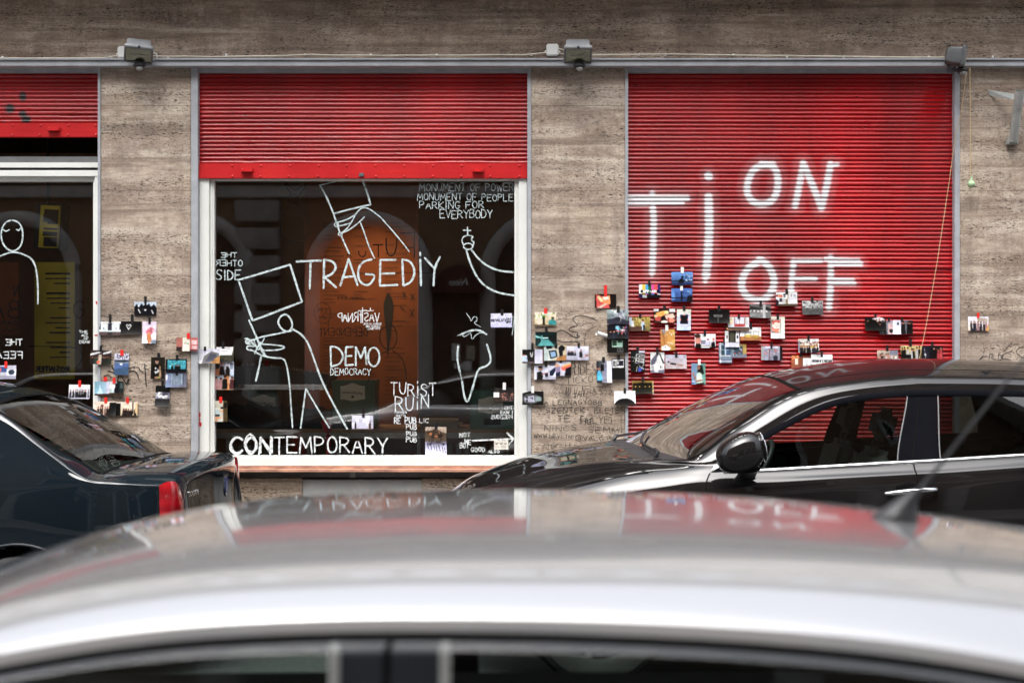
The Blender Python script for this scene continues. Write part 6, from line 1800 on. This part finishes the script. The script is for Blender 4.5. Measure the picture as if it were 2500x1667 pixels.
# ---------------- dark teal saloon, tail to the right
YT = -2.0
TC = thing("parked_car", "dark teal saloon with red tail light parked at the left, tail towards the shop window", "car", (-3.6, YT, 0), "cars parked along the street")
teal = [
 [(-5.70, .55, .25), (-5.75, .6, .42), (-5.76, .6, .55), (-5.74, .58, .66), (-5.70, .5, .74), (-5.68, .42, .76), (-5.67, .32, .77), (-5.66, .16, .78), (-5.66, 0, .78)],
 [(-5.3, .82, .22), (-5.4, .85, .45), (-5.4, .85, .65), (-5.4, .82, .80), (-5.35, .74, .88), (-5.33, .62, .92), (-5.3, .45, .94), (-5.3, .22, .95), (-5.3, 0, .955)],
 [(-4.75, .85, .2), (-4.75, .87, .5), (-4.75, .87, .72), (-4.75, .855, .90), (-4.75, .79, .96), (-4.73, .70, 1.0), (-4.72, .5, 1.02), (-4.75, .25, 1.03), (-4.78, 0, 1.035)],
 [(-4.35, .85, .2), (-4.35, .87, .5), (-4.35, .87, .72), (-4.35, .855, .92), (-4.15, .73, 1.20), (-4.2, .66, 1.22), (-4.3, .5, 1.24), (-4.35, .25, 1.25), (-4.38, 0, 1.255)],
 [(-3.85, .85, .2), (-3.85, .87, .5), (-3.85, .87, .72), (-3.85, .86, .93), (-3.75, .67, 1.41), (-3.8, .59, 1.44), (-3.85, .45, 1.46), (-3.9, .22, 1.47), (-3.92, 0, 1.475)],
 [(-3.3, .85, .22), (-3.3, .87, .5), (-3.3, .87, .72), (-3.3, .86, .935), (-3.3, .665, 1.425), (-3.3, .59, 1.452), (-3.3, .45, 1.468), (-3.3, .22, 1.48), (-3.3, 0, 1.484)],
 [(-2.95, .85, .25), (-2.95, .87, .5), (-2.95, .87, .72), (-2.95, .86, .94), (-2.92, .67, 1.392), (-2.93, .605, 1.412), (-2.94, .47, 1.428), (-2.94, .23, 1.442), (-2.94, 0, 1.446)],
 [(-2.7, .85, .25), (-2.7, .87, .5), (-2.7, .87, .72), (-2.7, .855, .94), (-2.58, .70, 1.312), (-2.63, .635, 1.328), (-2.64, .5, 1.350), (-2.64, .25, 1.372), (-2.635, 0, 1.378)],
 [(-2.38, .85, .25), (-2.38, .87, .5), (-2.38, .87, .72), (-2.38, .855, .945), (-2.33, .774, 1.150), (-2.36, .665, 1.160), (-2.35, .5, 1.18), (-2.33, .25, 1.193), (-2.33, 0, 1.197)],
 [(-2.2, .85, .25), (-2.2, .87, .5), (-2.2, .87, .72), (-2.18, .852, .945), (-2.17, .818, 1.034), (-2.17, .688, 1.062), (-2.16, .5, 1.083), (-2.14, .25, 1.096), (-2.13, 0, 1.100)],
 [(-2.1, .85, .25), (-2.1, .87, .5), (-2.1, .87, .72), (-2.08, .848, .945), (-2.07, .836, .984), (-2.05, .70, 1.002), (-2.04, .5, 1.016), (-2.02, .25, 1.026), (-2.01, 0, 1.03)],
 [(-2.0, .85, .25), (-2.0, .865, .5), (-2.0, .865, .72), (-1.98, .842, .944), (-1.97, .832, .972), (-1.97, .70, 1.004), (-1.96, .5, 1.02), (-1.95, .25, 1.031), (-1.945, 0, 1.035)],
 [(-1.86, .83, .25), (-1.86, .855, .5), (-1.86, .855, .72), (-1.85, .832, .938), (-1.82, .823, .962), (-1.82, .70, 1.008), (-1.81, .5, 1.032), (-1.81, .25, 1.044), (-1.81, 0, 1.048)],
 [(-1.72, .80, .25), (-1.71, .825, .5), (-1.71, .825, .70), (-1.69, .798, .92), (-1.66, .786, .948), (-1.63, .66, 1.0), (-1.60, .47, 1.024), (-1.585, .25, 1.037), (-1.58, 0, 1.040)],
 [(-1.66, .76, .25), (-1.65, .79, .5), (-1.645, .79, .68), (-1.635, .77, .86), (-1.61, .72, .90), (-1.58, .64, .945), (-1.545, .46, .975), (-1.53, .24, .988), (-1.525, 0, .991)],
 [(-1.62, .72, .25), (-1.60, .75, .46), (-1.60, .755, .60), (-1.60, .745, .74), (-1.59, .70, .78), (-1.575, .62, .82), (-1.545, .45, .85), (-1.53, .23, .86), (-1.527, 0, .865)],
 [(-1.59, .70, .25), (-1.57, .72, .44), (-1.57, .73, .53), (-1.57, .72, .62), (-1.565, .68, .65), (-1.55, .60, .67), (-1.53, .44, .69), (-1.515, .22, .70), (-1.512, 0, .70)],
 [(-1.53, .66, .25), (-1.49, .70, .40), (-1.48, .70, .48), (-1.48, .69, .54), (-1.475, .64, .56), (-1.46, .56, .575), (-1.44, .42, .585), (-1.425, .2, .59), (-1.42, 0, .59)],
 [(-1.53, .60, .23), (-1.49, .64, .25), (-1.48, .64, .26), (-1.48, .62, .27), (-1.475, .58, .28), (-1.46, .5, .28), (-1.44, .4, .28), (-1.425, .2, .28), (-1.42, 0, .28)],
]
for st in teal:                      # a tight edge between the side and the roof / boot top
    a_, b_, c_ = st[3], st[4], st[5]
    mixp = lambda p, q, k: tuple(p[n_] + (q[n_] - p[n_]) * k for n_ in range(3))
    st[4:5] = [mixp(b_, a_, .17), mixp(b_, mixp(a_, c_, .5), .10), mixp(b_, c_, .30)]
for st in teal[12:]:
    for j_, dx_ in enumerate((-.02, -.02, -.02, -.03, -.037, -.043, -.048, -.065, -.070, -.055, -.05)):
        st[j_] = (st[j_][0] + dx_, st[j_][1], st[j_][2])
ST = Shell(teal, YT, 9, 2)


def pickT(i, j, far, u, v):
    if j == 3 and 3 <= i <= 5:
        return 'sw' if i != 4 or not 4.45 < u < 4.6 else '=body'
    if j in (7, 8, 9) and i in (7, 8, 9):
        return None
    if j in (7, 8, 9) and i in (2, 3):
        return '=ws'
    if j >= 7 and i in (10, 11, 12, 13, 14):
        return '=boot'
    if j >= 3 and i >= 16:
        return '=bump'
    return '=body'


tabT = {'sw': ("side_window", "car_glass"), '=rw': ("rear_window", "screen_glass"), '=ws': ("windscreen", "screen_glass"), '=boot': ("boot_lid", "paint_teal"), '=bump': ("bumper", "paint_teal"), '=body': ("body", "paint_teal")}
pt = ST.parts(TC, pickT, tabT, ((-2.42, .31, .355), (-5.0, .31, .355)))
N_ = 24
P = np.zeros((N_ + 1, N_ + 1, 3))
for b in range(N_ + 1):
    v = 7 + 6 * b / N_
    p0, p1 = ST.at(7.0, v), ST.at(10.0, v)
    for a in range(N_ + 1):
        t_ = a / N_
        P[a, b] = p0 + (p1 - p0) * t_ + Vector((.006, 0, .010)) * math.sin(math.pi * t_)
m = MB(); m.grid(P); m.build("rear_window", "screen_glass", TC, 180)
ST.strip([(7.0, 7.02 + k * .1) for k in range(60)], .028, .001, "rear_window_seal", "gap_black", TC, .003)
ST.strip([(7.03 + k * .1, 7.0) for k in range(30)], .022, .001, "rear_window_seal", "gap_black", TC, .003)
ST.strip([(7.03 + k * .1, 13.0) for k in range(30)], .022, .001, "rear_window_seal", "gap_black", TC, .004)
ST.strip([(10.0, 7.0 + k * .1) for k in range(61)], .026, .001, "rear_window_seal", "gap_black", TC, .003)
ST.strip([(10.08 + k * .1, 7.02) for k in range(50)], .006, .0005, "boot_gap", "gap_black", pt[('=boot', False)], .0004)
# heater wires across the rear glass
m = MB()
for k in range(11):
    u = 7.25 + k * .23
    m.tube([ST.at(u, 7.2 + q * .14) - ST.nrm(u, 7.2 + q * .14) * .004 for q in range(41)], .0007, 4)
m.build("heater_wires", "tail_red", TC, 60)
# far side pillars seen through: parcel shelf, seats
m = MB(); m.box(-2.55, -2.06, YT - .66, YT + .66, .95, .965, .004); m.build("parcel_shelf", "seat_cloth", TC)
m = MB(); m.box(-2.72, -2.58, YT - .62, YT + .62, .5, 1.10, .05, None, 3)
for q in (-.36, .36):
    m.box(-2.70, -2.60, YT + q - .13, YT + q + .13, 1.12, 1.25, .04, None, 3)
m.build("rear_seat", "seat_cloth", TC, 50)
for q in (-.36, .36):
    m = MB(); m.box(-3.72, -3.60, YT + q - .24, YT + q + .24, .4, 1.10, .05, None, 3); m.box(-3.70, -3.61, YT + q - .12, YT + q + .12, 1.13, 1.30, .04, None, 3); m.build("seat", "seat_cloth", TC, 50)
m = MB(); m.box(-4.6, -1.8, YT - .7, YT + .7, .30, .34); m.build("cabin_floor", "dash_dark", TC)
# tail lights
for sgn in (-1, 1):
    rows = 14
    zt_, zb_ = .975, .60
    P = np.zeros((rows + 1, 13, 3))
    for a in range(rows + 1):
        z = zt_ + (zb_ - zt_) * a / rows
        t_ = a / rows
        s_top = min(1, t_ * 3.2)
        ctrl = np.array([(-1.752 + .0 * t_, .848), (-1.71, .846), (-1.665, .826), (-1.655, .79), (-1.645 + .02 * t_, .745 - .03 * t_), (-1.640 + .01 * t_, .70 - .05 * t_)])
        cu = pchip(ctrl, 3)[:13] if False else np.array([ctrl[0] + (ctrl[-1] - ctrl[0]) * 0 for _ in range(1)])
        pp = np.array(smooth_poly([tuple(q) for q in ctrl], 2))
        L = np.concatenate([[0], np.cumsum(np.linalg.norm(np.diff(pp, axis=0), axis=1))])
        for b in range(13):
            s_ = L[-1] * (.10 + (b / 12) * (.52 + .36 * min(1, t_ * 1.6) ** .8))
            x_ = np.interp(s_, L, pp[:, 0]); w_ = np.interp(s_, L, pp[:, 1])
            edge = min(1, 4 * min(b / 12, 1 - b / 12) + .0)
            edge2 = min(1, 5 * min(t_, 1 - t_))
            bulge = -.010 + .014 * min(edge, 1) ** .5 * min(edge2, 1) ** .5
            zz = z - .020 * (1 - s_top) * abs(b / 6 - 1) ** 2
            P[a, b] = (x_ + bulge * .5, YT + sgn * (w_ - .008 + bulge), zz)
    m = MB(); m.grid(P)
    m.build("tail_light", "tail_red", TC, 180)
# emblem, lettering, boot handle
c = ST.at(14.7, 10.0)
m = MB()
sh = [(-.036, .045), (.036, .045), (.040, .02), (.034, -.02), (.018, -.045), (0, -.058), (-.018, -.045), (-.034, -.02), (-.040, .02)]
Mm = Matrix.Translation((ST.at(14.1, 10.0).x + .004, YT, .885)) @ Euler((0, 0, R(90))).to_matrix().to_4x4()
m.prism([(x * 1.15, z * 1.15) for x, z in sh][::-1], 0, .006, Mm)
em = m.build("emblem", "chrome", TC, 30)
m = MB(); m.prism([(x * .88, z * .88) for x, z in sh][::-1], -.003, .0, Mm); m.build("emblem_face", "emblem_blue", em, 30)
q = W(486, 1226, YT - .50)
lp, ln = ST.at(14.6, 7.5), ST.nrm(14.6, 7.5)
text_mesh("LOGAN", .125, Matrix.Translation(lp + ln * .003) @ Euler((0, 0, math.atan2(ln.x, -ln.y))).to_matrix().to_4x4(), "chrome", "lettering", pt[('=boot', False)], 0, .002)
text_mesh("1.5 dCi" if False else "1.4", .04, Matrix.Translation((-1.524, YT - .48, .80)) @ Euler((0, 0, R(82))).to_matrix().to_4x4(), "chrome", "lettering", pt[('=boot', False)], 0, .002) if False else None
for wx in (-2.42, -5.0):
    wheel(TC, wx, YT - .82, .31, .30, -1)
    wheel(TC, wx, YT + .82, .31, .30, 1)
m = MB()
m.tube([(-2.42 + .362 * math.cos(R(a)), YT - .872 - .002, .31 + .362 * math.sin(R(a))) for a in range(-10, 191, 8)], .007, 8)
m.build("wheel_arch_lip", "frame_satin", TC, 60)

# ---------------- silver car in front of the camera
YS = -7.70
SCR = thing("parked_car", "silver car nearest the camera, only its roof and window tops in view", "car", (.05, YS, 0), "cars parked along the street")
ZC = 1.390
fxs = [-1.25, -.95, -.865, -.755, -.644, -.534, -.423, -.242, 0, .167, .311, .546, .865, 1.15]
fzs = [-.30, -.172, -.132, -.086, -.052, -.031, -.015, -.004, 0, -.001, -.006, -.019, -.056, -.11]
nxs = [-.95, -.564, -.468, -.324, -.132, 0, .24, .383, .564, .95]
nzs = [-.125, -.038, -.020, -.006, 0, -.002, -.010, -.021, -.048, -.13]


def roofz(x, w_, base):
    k = min(1, w_ / .53) ** 4
    return base + (1 - k) * np.interp(x, fxs, fzs) + k * np.interp(x, nxs, nzs)


WL_ = [(.640, 1.262), (.624, 1.312), (.570, 1.3065), (.5545, 1.3085), (.538, 1.332), (.500, 1.3500), (.455, 1.364), (.40, 1.3720), (.30, 1.3815), (.19, 1.3872), (.10, 1.3895), (0, 1.390)]


def s_station(x, kind='roof'):
    L = [(x, .80, .25), (x, .83, .5), (x, .83, .74), (x, .795, .90), (x, .745, .96)]
    for w_, z_ in WL_:
        L.append((x, w_ * (1 - .10 * max(0, abs(x) - .7)), roofz(x, w_, z_)))
    return L


def s_low(x, zc, wmax, drop=.06, zs=None):
    """bonnet / bumper station: deck height zc"""
    n = len(WL_)
    zs = zs or zc - .12
    L = [(x, wmax * .96, .25), (x, wmax, .5 if zs > .6 else .4), (x, wmax, min(.74, zs - .06)), (x, wmax * .96, zs - .02), (x, wmax * .90, zs + .03)]
    for k in range(n):
        u = 1 - k / (n - 1)
        L.append((x, wmax * .84 * u, zc - drop * u ** 2))
    return L


nose = s_low(-2.75, .72, .60, .05, .62)
silver = [nose, s_low(-2.5, .82, .80), s_low(-2.0, .92, .82), s_low(-1.62, .965, .82)]
silver += [s_station(x) for x in (-.98, -.80, -.6, -.4, -.185, -.071, .2, .45, .70, .95, 1.12)]
silver += [s_low(1.38, 1.10, .80, .08, .98), s_low(1.52, .95, .78, .05, .86), s_low(1.58, .70, .70, .04, .6), s_low(1.56, .30, .66, .02, .29)]
SS = Shell(silver, YS, 6, 2, roll=.35)


def pickS(i, j, far, u, v):
    if (j == 6 or j == 5 and v > 5.84) and 4 <= i <= 12:
        return 'fr'
    if j in (4, 5) and 4 <= i <= 12:
        return 'bp' if i == 8 else 'gl'
    if j == 6 and not 4 <= i <= 12:
        return '=body'
    if (j == 7 or j == 8 and v < 8.34) and 4 <= i <= 12:
        return 'gap'
    if i == 3 and j >= 8:
        return '=ws'
    if i in (14,) and j >= 9:
        return '=rw'
    if 4 <= i <= 13 and j >= 8:
        return '=roof'
    return '=body'


tabS = {'gl': ("side_window", "car_glass"), 'bp': ("window_pillar", "frame_satin"), 'fr': ("window_surround", "frame_satin"), 'gap': ("roof_seal", "gap_black"), '=ws': ("windscreen", "screen_glass"),
        '=rw': ("rear_window", "screen_glass"), '=roof': ("roof", "paint_silver"), '=body': ("body", "paint_silver")}
ps = SS.parts(SCR, pickS, tabS, ((-2.05, .31, .36), (1.0, .31, .36)))
SS.strip([(8.5, 4.6 + k * .1) for k in range(24)], .008, .001, "door_gap", "gap_black", SCR, .001)
for u in (8.02, 8.98):
    SS.strip([(u, 4.3 + k * .1) for k in range(17)], .011, .003, "window_channel", "panel_grey", SCR, .004)
# antenna
c = Vector((.575, YS + .02, roofz(.575, 0, ZC) - .006))
AN = bpy.data.objects.new("antenna", None); COL.objects.link(AN); AN.parent = SCR; LOC[AN.name] = LOC[SCR.name].copy()
m = MB()
V, Fc = [], []
n = 20
for z_, rx, ry, dx in ((-.014, .036, .030, 0), (.004, .036, .030, 0), (.014, .031, .024, .004), (.032, .017, .014, .018), (.048, .008, .008, .034)):
    for k in range(n):
        a = 2 * math.pi * k / n
        V.append((c.x + dx + rx * math.cos(a), c.y + ry * math.sin(a), c.z + z_))
for i in range(4):
    for k in range(n):
        Fc.append([i * n + k, i * n + (k + 1) % n, (i + 1) * n + (k + 1) % n, (i + 1) * n + k])
Fc.append([4 * n + k for k in range(n)])
m.add(V, Fc); m.build("antenna_foot", "black_plastic", AN, 50)
m = MB(); m.tube([c + Vector((.028, 0, .034)), c + Vector((.055, 0, .068)), c + Vector((.24, 0, .30))], [.005, .003, .0022], 8); m.build("antenna_mast", "black_plastic", AN, 60)
m = MB()
for q, xx in ((-.33, -.15), (.33, -.15)):
    m.box(xx - .06, xx + .06, YS + q - .22, YS + q + .22, .45, 1.05, .05, None, 3); m.box(xx - .05, xx + .04, YS + q - .12, YS + q + .12, 1.07, 1.22, .04, None, 3)
m.build("seats", "seat_cloth", SCR, 50)
m = MB(); m.box(-1.5, 1.3, YS - .6, YS + .6, .3, .34); m.build("cabin_floor", "dash_dark", SCR)
P = np.array([[(x, YS + (v - .5) * 1.0, roofz(x, abs(v - .5) * 1.0, float(np.interp(abs(v - .5), [0, .3, .5], [1.384, 1.3755, 1.344]))) - .03) for v in np.linspace(0, 1, 9)] for x in np.linspace(-.9, 1.05, 12)])
m = MB(); m.grid(P); m.build("headlining", "seat_cloth", SCR, 180)
for wx in (-2.05, 1.0):
    wheel(SCR, wx, YS - .78, .31, .31, -1)
    wheel(SCR, wx, YS + .78, .31, .31, 1)
